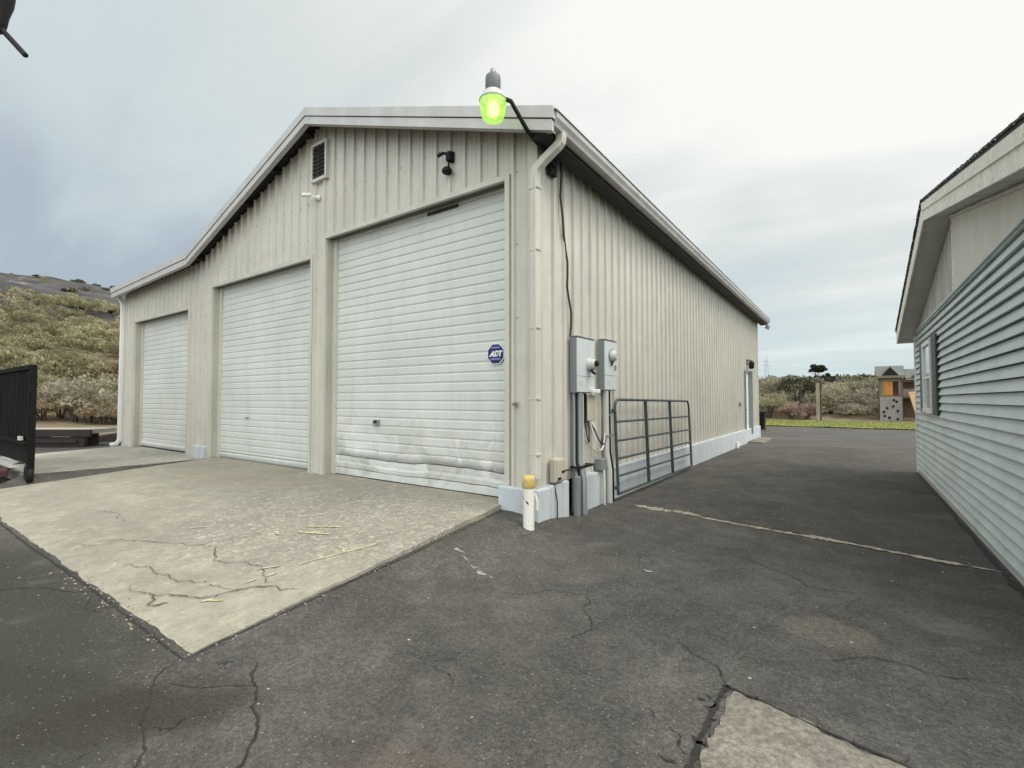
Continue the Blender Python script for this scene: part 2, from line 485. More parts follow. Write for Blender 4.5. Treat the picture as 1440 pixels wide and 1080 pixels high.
def M_leaf():
    t = NT('scrub_leaves')
    at = t.n.new('ShaderNodeAttribute'); at.attribute_name = 'Col'
    c = t.mul(at.outputs['Color'], t.ramp(t.noise(2.0, 3), 0.3, 0.7, 0.85, 1.12))
    t.done(c, 0.75, spec=0.2)
    tr = t.n.new('ShaderNodeBsdfTranslucent'); t.l.new(c, tr.inputs[0])
    mx = t.n.new('ShaderNodeMixShader'); mx.inputs[0].default_value = 0.22
    t.l.new(t.b.outputs[0], mx.inputs[1]); t.l.new(tr.outputs[0], mx.inputs[2])
    t.l.new(mx.outputs[0], t.out.inputs[0])
    return t.m
def M_terrain():
    t = NT('hillside')
    sp = t.n.new('ShaderNodeSeparateXYZ'); t.l.new(t.tc, sp.inputs[0])
    dirt = t.mix(t.ramp(t.noise(0.5, 6, 0.65), 0.35, 0.65), (0.30, 0.245, 0.16), (0.20, 0.165, 0.11))
    dirt = t.mix(t.ramp(t.noise(2.5, 5, 0.7), 0.56, 0.7, 0, 0.7), dirt, (0.36, 0.29, 0.19))
    rock = t.mix(t.ramp(t.noise(0.22, 7, 0.7, 0.5), 0.38, 0.66), (0.060, 0.058, 0.062), (0.118, 0.113, 0.112))
    rock = t.mix(t.ramp(t.noise(0.13, 6, 0.7), 0.57, 0.66, 0, 0.7), rock, (0.33, 0.31, 0.295))
    rock = t.mix(t.ramp(t.noise(0.16, 5, 0.65), 0.55, 0.68, 0, 0.8), rock, (0.085, 0.085, 0.045))
    rim = t.math('ADD', t.math('MULTIPLY', sp.outputs[0], -1.0), t.math('MULTIPLY', t.noise(0.07, 5), 24.0))
    c = t.mix(t.ramp(rim, 76, 86), dirt, rock)
    t.bump(t.noise(0.9, 7, 0.7), 0.9, 0.5)
    return t.done(c, 0.95, spec=0.15)
def M_grass():
    t = NT('lawn')
    c = t.mix(t.ramp(t.noise(0.7, 5), 0.35, 0.65), (0.135, 0.165, 0.035), (0.215, 0.215, 0.06))
    c = t.mul(c, t.ramp(t.noise(9, 5, 0.7), 0.3, 0.7, 0.75, 1.25))
    return t.done(c, 0.9, spec=0.2)

CLAD = M_cladding(); DOOR = M_door(); ASPH = M_asphalt(); CONC = M_concrete()
SLAB = M_concrete('worn_slab', (0.27, 0.242, 0.20), (0.185, 0.168, 0.142), False, True)
PAD3 = M_concrete('pale_concrete', (0.38, 0.36, 0.315), (0.29, 0.275, 0.24), False)
LEAF = M_leaf(); TERR = M_terrain(); LAWN = M_grass()
TRIM = paint('cream_trim', (0.545, 0.53, 0.46), 0.42, 0.10, dirt=((0.38, 0.34, 0.27), 0.66))
REVEAL = paint('tan_reveal', (0.43, 0.41, 0.345), 0.55, 0.15)
HEADER_SHADE = paint('shade_dark_header', (0.085, 0.082, 0.065), 0.7, 0.15)  # dark tone is the shade under the door head, put into the colour
RAKE = paint('grey_white_trim', (0.50, 0.49, 0.475), 0.38, 0.10, dirt=((0.36, 0.34, 0.30), 0.70))
GUTTER = paint('grey_gutter', (0.46, 0.455, 0.44), 0.38, 0.14, dirt=((0.30, 0.28, 0.24), 0.66))
ROOFM = paint('grey_roof_metal', (0.45, 0.45, 0.44), 0.4, 0.12)
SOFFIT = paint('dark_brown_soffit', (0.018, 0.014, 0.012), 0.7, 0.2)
BLUEBASE = paint('pale_blue_foundation', (0.51, 0.55, 0.575), 0.6, 0.10, 4, dirt=((0.34, 0.33, 0.30), 0.63), bump=0.2)
GREYMET = paint('shade_grey_enclosure', (0.22, 0.24, 0.245), 0.45, 0.08)  # darkened so cabinet sides carry painted shade; shared by other fittings
COVER = paint('lit_grey_cover', (0.55, 0.59, 0.60), 0.45, 0.07)  # lightened to paint the cabinet fronts as the lit side
GALV = paint('galvanised_pipe', (0.30, 0.315, 0.32), 0.42, 0.15, metal=0.35)
GALVD = paint('slate_grey_housing', (0.135, 0.15, 0.165), 0.5, 0.1)
LGREY = paint('light_grey_plastic', (0.52, 0.52, 0.48), 0.5, 0.08)
TANBOX = paint('tan_plastic', (0.47, 0.43, 0.35), 0.55, 0.10)
BLACK = paint('black_plastic', (0.011, 0.011, 0.011), 0.6, 0.15, spec=0.25)
DARKWIRE = paint('dark_cable', (0.030, 0.030, 0.028), 0.6, 0.2)
WHITE = paint('white_paint', (0.78, 0.78, 0.75), 0.45, 0.08, dirt=((0.45, 0.42, 0.36), 0.68))
PVC = paint('white_pipe', (0.76, 0.74, 0.66), 0.4, 0.08, 6, dirt=((0.40, 0.36, 0.28), 0.62))
YELLOW = paint('yellow_cap', (0.54, 0.38, 0.12), 0.55, 0.15, 9, dirt=((0.62, 0.54, 0.34), 0.50), streak=False)
GATEG = paint('dark_green_gate_paint', (0.046, 0.066, 0.064), 0.45, 0.2, 6, dirt=((0.10, 0.10, 0.09), 0.64))
SIDING = paint('pale_blue_siding', (0.53, 0.60, 0.597), 0.5, 0.10, 1.5, streak=False, bump=0.05, dirt=((0.44, 0.47, 0.455), 0.60))
GABLEW = paint('off_white_panel', (0.62, 0.60, 0.54), 0.6, 0.06)
GABLEG = paint('grey_board', (0.47, 0.46, 0.43), 0.7, 0.16, 4)
FASCIA = paint('flaking_fascia', (0.80, 0.775, 0.69), 0.6, 0.10, 5, dirt=((0.36, 0.29, 0.19), 0.56), streak=False, bump=0.3)
SOFFW = paint('grey_soffit_boards', (0.50, 0.50, 0.47), 0.7, 0.10, 3, streak=False)
SHINGLE = paint('dark_shingles', (0.045, 0.045, 0.047), 0.9, 0.35, 9, streak=False, bump=0.8)
SHUTTER = paint('charcoal_shutter', (0.030, 0.032, 0.034), 0.5, 0.1)
TRAILER = paint('black_trailer_paint', (0.010, 0.010, 0.0105), 0.8, 0.3, 3, dirt=((0.028, 0.026, 0.024), 0.6), spec=0.12)
MAROON = paint('dark_red_steel', (0.055, 0.012, 0.015), 0.45, 0.2)
RUSTY = paint('rusty_steel', (0.028, 0.017, 0.014), 0.8, 0.3, 3, dirt=((0.02, 0.016, 0.014), 0.55))
TIMBER = paint('weathered_timber', (0.30, 0.26, 0.20), 0.85, 0.2, 4, dirt=((0.16, 0.13, 0.10), 0.6))
WEATH = paint('brown_weathered_boards', (0.20, 0.165, 0.13), 0.85, 0.25, 5)
CEDAR = paint('cedar_boards', (0.15, 0.098, 0.072), 0.75, 0.25, 5)
HONEY = paint('honey_boards', (0.48, 0.21, 0.035), 0.6, 0.2, 6)
CLIMB = paint('grey_climbing_board', (0.26, 0.24, 0.225), 0.75, 0.15, 4)
PEACH = paint('peach_slide', (0.66, 0.40, 0.23), 0.5, 0.08)
PLAYROOF = paint('grey_green_roof', (0.135, 0.145, 0.135), 0.7, 0.12, 4)
TOWERM = paint('pale_lattice', (0.52, 0.58, 0.62), 0.6, 0.1)
CRACK = paint('crack_fill', (0.024, 0.022, 0.020), 0.95, 0.4, 12, streak=False)
CRACKC = paint('concrete_crack', (0.075, 0.062, 0.047), 0.95, 0.4, 12, streak=False)
SEAM = paint('pale_seam', (0.36, 0.31, 0.24), 0.95, 0.35, 9, streak=False, dirt=((0.13, 0.12, 0.105), 0.56))
PAINTY = paint('worn_yellow_paint', (0.56, 0.51, 0.29), 0.9, 0.25, 20, streak=False, dirt=((0.33, 0.305, 0.245), 0.44))
PAINTW = paint('white_spill', (0.34, 0.34, 0.325), 0.9, 0.25, 24, streak=False, dirt=((0.10, 0.097, 0.09), 0.47))
DIRT = paint('leaf_litter', (0.095, 0.07, 0.045), 0.95, 0.4, 20, streak=False)
BARK = paint('bark', (0.085, 0.065, 0.05), 0.9, 0.3, 6)
SIGNB = paint('navy_sign', (0.012, 0.016, 0.11), 0.35, 0.05)
SIGNL = paint('sign_pale_blue', (0.20, 0.22, 0.42), 0.4, 0.05)
SIGNW = paint('sign_white', (0.82, 0.84, 0.84), 0.4, 0.03)
REDLENS = paint('red_lens', (0.11, 0.012, 0.02), 0.2, 0.05)
def M_glass():
    t = NT('window_glass')
    return t.done(t.mul((0.42, 0.47, 0.50), t.ramp(t.noise(1.2, 2), 0.3, 0.7, 0.85, 1.1)), 0.05, spec=0.9)
GLASS = M_glass()
def M_lampglow(name, col, s):
    t = NT(name)
    t.put(t.b.inputs['Emission Color'], col); t.b.inputs['Emission Strength'].default_value = s
    return t.done(t.mul((0.35, 0.5, 0.15), t.ramp(t.noise(30, 2), 0.3, 0.7, 0.9, 1.05)), 0.25)

# ================================================================== ground
def sstep(a, b, x):
    t = np.clip((x - a) / (b - a), 0, 1)
    return t * t * (3 - 2 * t)
def padz(y):
    return 0.02 + np.clip((y + 3.82) / 3.92, 0, 1) * 0.25
def ground(x, y):
    """height of the asphalt"""
    x = np.asarray(x, float); y = np.asarray(y, float)
    inside = padz(y) * 0.72 * sstep(0.35, -0.35, x) * sstep(-10.2, -9.2, x)
    inside = inside * sstep(-4.2, -3.6, y) * sstep(1.0, 0.15, y)
    left = 0.06 * sstep(-9.0, -10.5, x)
    return np.maximum(inside, left)
def pad_edge_r(y):          # x of the right edge
    return -0.26 - (y + 3.82) / 3.92 * 0.36
def height_on(x, y):
    if -9.3 < x < pad_edge_r(y) and -3.82 < y < 0.2: return float(padz(y))
    return float(ground(x, y))

def grid_mesh(name, xs, ys, zf, mat):
    X, Y = np.meshgrid(xs, ys)
    Z = zf(X, Y)
    v = np.stack([X, Y, Z], -1).reshape(-1, 3)
    nx, ny = len(xs), len(ys)
    i = np.arange(nx - 1)[None, :] + np.arange(ny - 1)[:, None] * nx
    f = np.stack([i, i + 1, i + nx + 1, i + nx], -1).reshape(-1, 4)
    me = bpy.data.meshes.new(name)
    me.vertices.add(len(v)); me.vertices.foreach_set('co', v.ravel())
    me.loops.add(f.size); me.loops.foreach_set('vertex_index', f.ravel().astype(np.int32))
    me.polygons.add(len(f)); me.polygons.foreach_set('loop_start', np.arange(0, f.size, 4, dtype=np.int32))
    me.polygons.foreach_set('loop_total', np.full(len(f), 4, np.int32))
    me.polygons.foreach_set('use_smooth', np.ones(len(f), bool))
    me.update(); me.validate()
    me.materials.append(mat)
    o = bpy.data.objects.new(name, me); COL.objects.link(o)
    return o

def fnoise(X, Y, s, seed=0.0):
    out = np.zeros(X.size)
    for k, (a, b) in enumerate(zip(X.ravel(), Y.ravel())):
        out[k] = mnoise.fractal((a * s + seed, b * s - seed, seed), 1.0, 2.1, 4)
    return out.reshape(X.shape)
def asph_z(X, Y):
    return ground(X, Y) + 0.012 * np.sin(X * 0.9 + 1.3 * np.sin(Y * 0.5)) * np.sin(Y * 0.7) * sstep(0.0, 2.0, np.abs(X) + np.abs(Y + 2))* 0.4
asphalt = setting(grid_mesh('asphalt_yard', np.arange(-19.6, 24.01, 0.2), np.arange(-16, 28.61, 0.2), asph_z, ASPH))

def terr_z(X, Y):
    d = -X
    h = np.interp(d, [24, 30, 34, 45, 58, 72, 80, 92, 104, 112, 130, 220], [0, 0.45, 1.0, 3.7, 7.4, 11.2, 13.6, 18.0, 21.6, 22.6, 23.5, 24.0])
    fade = sstep(70, 38, Y) * 1.0
    h = h * (0.25 + 0.75 * fade)
    n = fnoise(X, Y, 0.06, 3.1) * np.clip((d - 26) / 30, 0, 1) * 1.1 + fnoise(X, Y, 0.22, 8.0) * np.clip((d - 70) / 20, 0, 1) * 0.6
    back = np.interp(Y, [40, 55, 80, 200], [0, 1.5, 3.0, 7.0])
    back = back + fnoise(X, Y, 0.11, 5.0) * np.clip((Y - 40) / 14, 0, 1) * 0.5
    base = np.maximum(h + n, back)
    near = (X > -24) & (Y < 37)
    return np.where(near, 0.0, np.maximum(base, -0.02)) - 0.03
tx = np.concatenate([np.arange(-420, -130, 12), np.arange(-130, -20, 1.6), np.arange(-20, 60, 4), np.arange(60, 421, 20)])
ty = np.concatenate([np.arange(-220, -60, 14), np.arange(-60, 75, 2.2), np.arange(75, 180, 8), np.arange(180, 620, 30)])
terrain = setting(grid_mesh('terrain', tx, ty, terr_z, TERR))

# lawn strip behind the yard
lawn = setting(grid_mesh('lawn', np.arange(-12, 40, 0.8), np.arange(28.4, 37.6, 0.46), lambda X, Y: 0.055 + 0.015 * np.sin(X * 2.1) * np.sin(Y * 3.3), LAWN))
gb = MB()
for _ in range(9000):
    gx, gy = random.uniform(-3.5, 9.5), random.uniform(28.3, 37.3)
    h = random.uniform(0.04, 0.12); w = random.uniform(0.02, 0.05); a = random.uniform(0, math.pi)
    dx, dy = math.cos(a) * w, math.sin(a) * w
    lx, ly = random.uniform(-.05, .05), random.uniform(-.05, .05)
    gb.add([(gx - dx, gy - dy, 0.0), (gx + dx, gy + dy, 0.0), (gx + lx, gy + ly, h)], [(0, 1, 2)])
setting(gb.build('lawn_grass', LAWN, fix=False), 'stuff')

# ---- concrete pad in front of the two taller doors (slopes down to the yard)
def slab(name, corners, zf, mat, thick=0.22, jit=0.013, step=0.07):
    """four-cornered slab: gridded top, ragged edges, skirt down"""
    A, B, Cc, D = [Vector((*p, 0)) for p in corners]
    nu = max(2, int((B - A).length / step)); nv = max(2, int((D - A).length / step))
    m = MB(); vs = []
    for j in range(nv + 1):
        for i in range(nu + 1):
            u, v = i / nu, j / nv
            p = A.lerp(B, u).lerp(D.lerp(Cc, u), v)
            if i in (0, nu): p = p + (B - A).normalized() * (mnoise.noise((p.x * 3, p.y * 3, 1.7)) + .9 * mnoise.noise((p.x * 13, p.y * 13, 1.7))) * jit * 1.6
            if j in (0, nv): p = p + (D - A).normalized() * (mnoise.noise((p.x * 3, p.y * 3, 5.2)) + .9 * mnoise.noise((p.x * 13, p.y * 13, 5.2))) * jit * 1.6
            z = zf(p.x, p.y)
            if i in (0, nu) or j in (0, nv): z -= 0.006
            vs.append((p.x, p.y, z))
    w = nu + 1
    fs = [(j * w + i, j * w + i + 1, (j + 1) * w + i + 1, (j + 1) * w + i) for j in range(nv) for i in range(nu)]
    m.add(vs, fs, True)
    rim = [i for i in range(w)] + [j * w + nu for j in range(1, nv + 1)] + [nv * w + i for i in range(nu - 1, -1, -1)] + [j * w for j in range(nv - 1, 0, -1)]
    top = [vs[i] for i in rim]; n = len(top)
    m.add(top + [(p[0], p[1], p[2] - thick) for p in top], [(k, k + n, (k + 1) % n + n, (k + 1) % n) for k in range(n)])
    return setting(m.build(name, mat, fix=True))
slab('concrete_apron', [(-9.32, -3.80), (-0.26, -3.82), (-0.62, 0.34), (-9.30, 0.34)], lambda x, y: float(padz(y)) + 0.006 * mnoise.noise((x * .8, y * .8, 0)), CONC)
slab('concrete_landing', [(-13.9, -3.10), (-9.62, -3.06), (-9.50, 0.34), (-15.2, 0.34)], lambda x, y: 0.235 + 0.004 * mnoise.noise((x, y, 0)), PAD3)
# dark asphalt wedge between the level landing and the sloping apron
rm = MB()
for k in range(16):
    y0, y1 = -3.06 + k * 0.2, -3.06 + (k + 1) * 0.2
    rm.quad((-9.33, y0, padz(y0) - .012), (-9.33, y1, padz(y1) - .012), (-9.60, y1, 0.222), (-9.60, y0, 0.222), True)
rm.add([(-9.33, -3.06, padz(-3.06) - .012), (-9.60, -3.06, .222), (-9.60, -3.5, .03), (-9.33, -3.5, .03)], [(0, 1, 2, 3)])
setting(rm.build('asphalt_ramp', ASPH))
# old slab set into the asphalt at the lower right
slab('old_concrete_slab', [(2.67, -4.6), (6.2, -4.9), (6.2, -3.02), (2.65, -2.20)], lambda x, y: 0.008 + 0.004 * mnoise.noise((x * 3, y * 3, 2)), SLAB, 0.1, 0.034, 0.05)

# ---- cracks, seams and paint: ragged ribbons 4 mm above what they lie on
def ribbon(m, pts, w, rough=0.05, steps=5, dz=0.004, taper=True, wv=0.6):
    P = [Vector((*p, 0)) for p in pts]
    for _ in range(steps):
        Q = [P[0]]
        for a, b in zip(P, P[1:]):
            d = b - a; L = d.length
            n = Vector((-d.y, d.x, 0)).normalized() if L > 1e-6 else Vector((0, 0, 0))
            Q += [(a + b) / 2 + n * random.gauss(0, rough * L), b]
        P = Q
        if sum((b - a).length for a, b in zip(P, P[1:])) / len(P) < 0.03: break
    N = len(P); L, Rr = [], []
    for i, p in enumerate(P):
        t = (P[min(i + 1, N - 1)] - P[max(i - 1, 0)])
        n = Vector((-t.y, t.x, 0)).normalized()
        q = w * (1 + wv * mnoise.noise((p.x * 9, p.y * 9, w * 100)) + 0.35 * random.uniform(-1, 1))
        if taper: q *= min(1, 6 * min(i, N - 1 - i) / N + 0.12)
        q = max(q, 0.0015)
        for s, arr in ((1, L), (-1, Rr)):
            c = p + n * q * s * random.uniform(0.35, 1.0)
            arr.append((c.x, c.y, height_on(c.x, c.y) + dz))
    for i in range(N - 1):
        m.quad(L[i], L[i + 1], Rr[i + 1], Rr[i])
cm = MB()
for pts, w in [
    ([(-0.26, -3.86), (-0.15, -4.05), (0.05, -4.13), (0.22, -4.22), (0.42, -4.28), (0.59, -4.36), (0.8, -4.5)], 0.006),
    ([(0.18, -3.62), (0.28, -3.71), (0.48, -3.78), (0.71, -3.88), (0.86, -3.98), (0.97, -4.08), (1.05, -4.3)], 0.011),
    ([(0.40, -3.75), (0.2, -3.92), (-0.02, -4.02)], 0.004),
    ([(-2.0, -3.84), (-2.3, -4.0), (-2.8, -4.3), (-3.6, -4.9)], 0.006),
    ([(-2.05, -3.86), (-1.7, -4.0), (-1.5, -3.95)], 0.005),
    ([(1.35, -1.2), (1.5, -1.75), (1.7, -2.0), (1.6, -2.35)], 0.004),
    ([(0.7, -1.9), (1.1, -1.55), (1.45, -1.45)], 0.003),
    ([(2.66, -2.22), (2.55, -2.0), (2.2, -1.75)], 0.005),
    ([(3.0, -1.6), (3.5, -1.3), (4.1, -1.25)], 0.004),
    ([(2.0, 0.4), (2.6, 0.1), (2.9, -0.2), (3.4, -0.1)], 0.004),
    ([(1.9, 6.0), (2.6, 6.3), (3.2, 6.1)], 0.01),
    ([(4.40, -1.5), (4.41, 1.3), (4.42, 4.5), (4.43, 9.0)], 0.035)]:
    ribbon(cm, pts, w, 0.07 if w < 0.03 else 0.004)
# dark joint round the apron and the old slab
ribbon(cm, [(-9.3, -3.84), (-6, -3.86), (-3, -3.855), (-0.22, -3.875)], 0.016, 0.004, taper=False)
ribbon(cm, [(-0.22, -3.87), (-0.33, -2.5), (-0.44, -1.0), (-0.54, -0.05)], 0.012, 0.004, taper=False)
ribbon(cm, [(2.63, -2.17), (2.62, -2.5), (2.635, -3.2)], 0.019, 0.02, taper=False, wv=0.7)
for _ in range(14):
    q_ = random.random(); x_, y_ = (2.60 + random.gauss(0, .03), -2.2 - q_ * .9) if random.random() < .5 else (2.65 + q_ * 1.2, -2.2 - q_ * .26 + random.gauss(.01, .02))
    ribbon(cm, [(x_, y_), (x_ + random.uniform(-.1, .1), y_ + random.uniform(-.08, .08))], random.uniform(.004, .014), 0.2)
ribbon(cm, [(2.63, -2.185), (3.4, -2.36), (4.2, -2.55)], 0.014, 0.008, taper=False)
ribbon(cm, [(0.62, 2.14), (2.4, 1.79), (4.38, 1.40)], 0.014, 0.008)
setting(cm.build('asphalt_cracks', CRACK, fix=False))
cc = MB()
for pts, w in [
    ([(-4.05, -3.75), (-3.54, -3.25), (-3.21, -3.12), (-2.5, -2.85), (-2.1, -2.9), (-1.86, -3.0), (-1.55, -2.85), (-1.3, -2.83), (-1.0, -2.93), (-0.89, -3.0), (-0.71, -2.83)], 0.006),
    ([(-1.9, -3.65), (-1.48, -3.62), (-1.25, -3.5), (-1.03, -3.4), (-0.95, -3.2), (-0.88, -3.09), (-0.72, -2.95)], 0.008),
    ([(-2.6, -3.5), (-2.1, -3.42), (-1.7, -3.4), (-1.2, -3.25), (-0.9, -3.08)], 0.005),
    ([(-1.48, -3.62), (-1.3, -3.72), (-1.2, -3.6)], 0.010),
    ([(-0.88, -3.09), (-0.75, -3.0), (-0.62, -3.02), (-0.5, -2.9)], 0.006),
    ([(-3.54, -3.25), (-3.6, -3.5), (-3.9, -3.6)], 0.004),
    ([(-2.5, -2.85), (-2.3, -2.4), (-2.5, -2.1)], 0.003),
    ([(-6.5, -3.2), (-5.2, -2.9), (-4.2, -2.95)], 0.003)]:
    ribbon(cc, pts, w, 0.10, dz=0.010)
setting(cc.build('concrete_cracks', CRACKC, fix=False))
sm = MB()
ribbon(sm, [(0.45, 2.10), (0.9, 2.0), (1.5, 1.88)], 0.10, 0.05, dz=0.006, wv=1.3)
ribbon(sm, [(1.3, 1.93), (2.4, 1.70), (3.4, 1.52), (4.40, 1.30)], 0.06, 0.02, dz=0.006, wv=1.1)
setting(sm.build('asphalt_seam', SEAM, fix=False))
ym = MB()
def dashes(m, a, b, w, n, p):
    a, b = Vector((*a, 0)), Vector((*b, 0))
    for k in range(n):
        if random.random() < p:
            q0, q1 = a.lerp(b, k / n), a.lerp(b, (k + random.uniform(.5, .95)) / n)
            ribbon(m, [tuple(q0.xy), tuple(q1.xy)], w, 0.06, dz=0.011)
ribbon(ym, [(-2.05, -1.90), (-1.85, -1.80), (-1.66, -1.72)], 0.028, 0.03, dz=0.009, taper=False, wv=0.3)
ribbon(ym, [(-1.95, -2.08), (-1.75, -2.0), (-1.55, -1.93)], 0.030, 0.03, dz=0.009, taper=False, wv=0.3)
ribbon(ym, [(-1.80, -1.98), (-1.70, -1.93)], 0.02, 0.05, dz=0.009, taper=False, wv=0.3)
ribbon(ym, [(-1.02, -2.62), (-0.93, -2.3), (-0.82, -1.88)], 0.022, 0.015, dz=0.009, taper=False, wv=0.3)
dashes(ym, (-1.04, -3.1), (-1.0, -2.62), 0.016, 3, 0.9)
ribbon(ym, [(-1.12, -2.12), (-1.0, -2.14), (-0.92, -2.2)], 0.016, 0.05, dz=0.009, taper=False, wv=0.3)
ribbon(ym, [(-1.0, -3.46), (-0.93, -3.40), (-0.86, -3.36)], 0.020, 0.05, dz=0.009, taper=False, wv=0.3)
setting(ym.build('painted_marking', PAINTY, fix=False))
wm = MB()
for (px, py, r) in [(-0.09, -1.40, .06), (0.05, -1.46, .05), (0.2, -1.52, .045), (0.36, -1.59, .075), (0.49, -1.62, .04), (1.62, -0.62, .05)]:
    ribbon(wm, [(px - r, py + r * .2), (px, py - r * .3), (px + r, py + r * .1)], r * 0.42, 0.2, dz=0.006, wv=0.9)
fm = MB()
for q in ([(-3.30, -2.66), (-3.16, -2.5)], [(-2.5, -1.7), (-2.3, -1.5)], [(-1.5, -1.1), (-1.35, -.95)], [(-1.25, -2.9), (-1.15, -2.7)], [(-2.2, -2.2), (-2.05, -2.25)]):
    ribbon(fm, q, .016, .1, dz=.011)
setting(fm.build('paint_flecks', paint('cream_flecks', (0.50, 0.47, 0.39), 0.85, 0.2, 14, streak=False), fix=False))
setting(wm.build('spill_marks', PAINTW, fix=False))
# grit: many small stones, nobody would count them
gs = MB()
def stone(m, x, y, r):
    z = height_on(x, y)
    vs = [(x + r * random.uniform(.6, 1.2) * math.cos(a), y + r * random.uniform(.6, 1.2) * math.sin(a), z + r * random.uniform(0.0, .3)) for a in (0.2, 1.5, 2.7, 3.9, 5.2)]
    m.add(vs + [(x, y, z + r * random.uniform(.5, .9))], [(k, (k + 1) % 5, 5) for k in range(5)])
for _ in range(420):
    t = random.random()
    if t < 0.35: x, y = random.uniform(-3, -.2), -3.86 + random.gauss(0, .05)
    elif t < 0.55: u = random.random(); x, y = -0.24 - .38 * u + random.gauss(.03, .04), -3.85 + 3.9 * u
    elif t < 0.7: x, y = .12 + abs(random.gauss(0, .12)), random.uniform(0, 9)
    elif t < 0.8: u = random.random(); x, y = .5 + 3.9 * u, 2.08 - .78 * u + random.gauss(0, .06)
    else: x, y = random.uniform(-1, 4.2), random.uniform(-4, 4)
    stone(gs, x, y, random.uniform(.004, .013))
setting(gs.build('scattered_grit', paint('grit_stone', (0.30, 0.265, 0.21), 0.9, 0.4, 30, streak=False), fix=False), 'stuff')

# ================================================================== the metal shed
shed = thing('metal_shed', 'long cream metal shed with three white roll-up doors and ribbed walls', 'shed', (-7.8, 9.0, 0))
WY, WX = 0.10, -0.10          # wall planes
XL = -15.35; YB = 18.2        # left end, back end
def roof_top(x, y=None):
    if x > -4.92: return 7.02 - 0.3515 * (x + 4.92)
    if x > -10.02: return 7.02 - 0.353 * (-4.92 - x)
    return 5.22 - 0.030 * (-10.02 - x)
OPEN = [(-4.72, -0.58, 4.66), (-9.33, -5.20, 4.36), (-14.42, -10.66, 3.98)]   # door openings x0,x1,z1
def rib_profile(a, b, start):
    """(s, out) along a wall: trapezoid ribs every 305 mm with two small stiffeners between"""
    pts = []; s = start
    P = 0.290
    while s < b + P:
        for ds, o in ((0, 0), (.010, .040), (.044, .040), (.056, 0), (.120, 0), (.126, .004), (.140, .004), (.146, 0), (.205, 0), (.211, .004), (.225, .004), (.231, 0)):
            q = s + ds
            if a <= q <= b: pts.append((q, o))
        s += P
    if pts[0][0] > a: pts.insert(0, (a, 0))
    if pts[-1][0] < b: pts.append((b, 0))
    return pts
def with_breaks(pts, br):
    out = []
    for (s0, o0), (s1, o1) in zip(pts, pts[1:]):
        out.append((s0, o0))
        for q in sorted(br):
            if s0 + 1e-6 < q < s1 - 1e-6:
                t = (q - s0) / (s1 - s0); out.append((q, o0 + (o1 - o0) * t))
    out.append(pts[-1])
    return out
fw_ = MB()
pts = with_breaks(rib_profile(XL, WX, XL + 0.08), [-4.92, -10.02] + [v for o in OPEN for v in o[:2]])
for (s0, o0), (s1, o1) in zip(pts, pts[1:]):
    if s1 - s0 < 1e-5: continue
    mid = (s0 + s1) / 2
    zb = 0.20
    for (a, b, zt) in OPEN:
        if a < mid < b: zb = zt
    zt0, zt1 = roof_top(s0 + 1e-4) - 0.10, roof_top(s1 - 1e-4) - 0.10
    fw_.quad((s0, WY - o0, zb), (s1, WY - o1, zb), (s1, WY - o1, zt1), (s0, WY - o0, zt0))
def screw(m, p, ax, r=0.015):
    x, y, z = p
    if ax == 'y': vs = [(x - r, y, z), (x, y, z - r), (x + r, y, z), (x, y, z + r), (x, y - r * .8, z)]
    else: vs = [(x, y - r, z), (x, y, z - r), (x, y + r, z), (x, y, z + r), (x + r * .8, y, z)]
    m.add(vs, [(k, (k + 1) % 4, 4) for k in range(4)])
sc_m = MB()
k = 0
s = XL + 0.08
while s < WX - .1:
    for z in (0.42, 1.55, 2.75, 3.75, 4.75, 5.45, 6.1):
        if z > roof_top(s) - .45: continue
        if any(a - .05 < s + .07 < b + .05 and z < zt + .05 for a, b, zt in OPEN): continue
        screw(sc_m, (s + .075, WY, z), 'y')
    s += 0.290
front = fw_.build('front_wall', CLAD, shed, fix=False)
sw = MB()
pts = rib_profile(WY, YB, WY + 0.10)
DY0, DY1, DZ = 14.95, 15.95, 2.78
pts = with_breaks(pts, [DY0, DY1])
for (s0, o0), (s1, o1) in zip(pts, pts[1:]):
    if s1 - s0 < 1e-5: continue
    zb = DZ if DY0 < (s0 + s1) / 2 < DY1 else 0.50
    sw.quad((WX + o0, s0, zb), (WX + o1, s1, zb), (WX + o1, s1, 5.20), (WX + o0, s0, 5.20))
s = WY + 0.10
while s < YB:
    for z in (0.72, 1.75, 2.85, 3.85, 4.75):
        screw(sc_m, (WX, s + .075, z), 'x')
    s += 0.290
sidew = sw.build('side_wall', CLAD, shed, fix=False)
setting(sc_m.build('screws', GREYMET, front, fix=False), 'stuff')
bw = MB()
bw.quad((WX, YB, 0), (XL, YB, 0), (XL, YB, 5.0), (WX, YB, 5.2))
bw.add([(WX, YB, 5.2), (-10.02, YB, 5.1), (-4.92, YB, 6.9)], [(0, 1, 2)])
bw.quad((XL, YB, 0), (XL, WY, 0), (XL, WY, 4.96), (XL, YB, 4.96))
bw.build('rear_wall', CLAD, shed)
# corner flashings
ct = MB()
ct.box((WX - .10, WY - .046, .50), (WX + .046, WY - .002, 5.06)); ct.box((WX + .002, WY, .50), (WX + .046, WY + .10, 5.08))
ct.box((XL - .02, WY - .046, .2), (XL + .09, WY - .002, 4.93))
ct.box((WX + .002, YB - .10, .5), (WX + .046, YB + .02, 5.05))
ct.each('corner_trim', TRIM, shed)
# base trim strip
bt = MB()
for a, b in ((-10.66, -9.33), (-5.20, -4.72), (-0.58, WX - .1), (XL + .09, -14.42)):
    bt.box((a + .07, WY - .034, .44 if a > -1 else .2), (b - .07 if a < -1 else b, WY - .030, .50 if a > -1 else .26))
bt.each('base_trim', TRIM, shed)
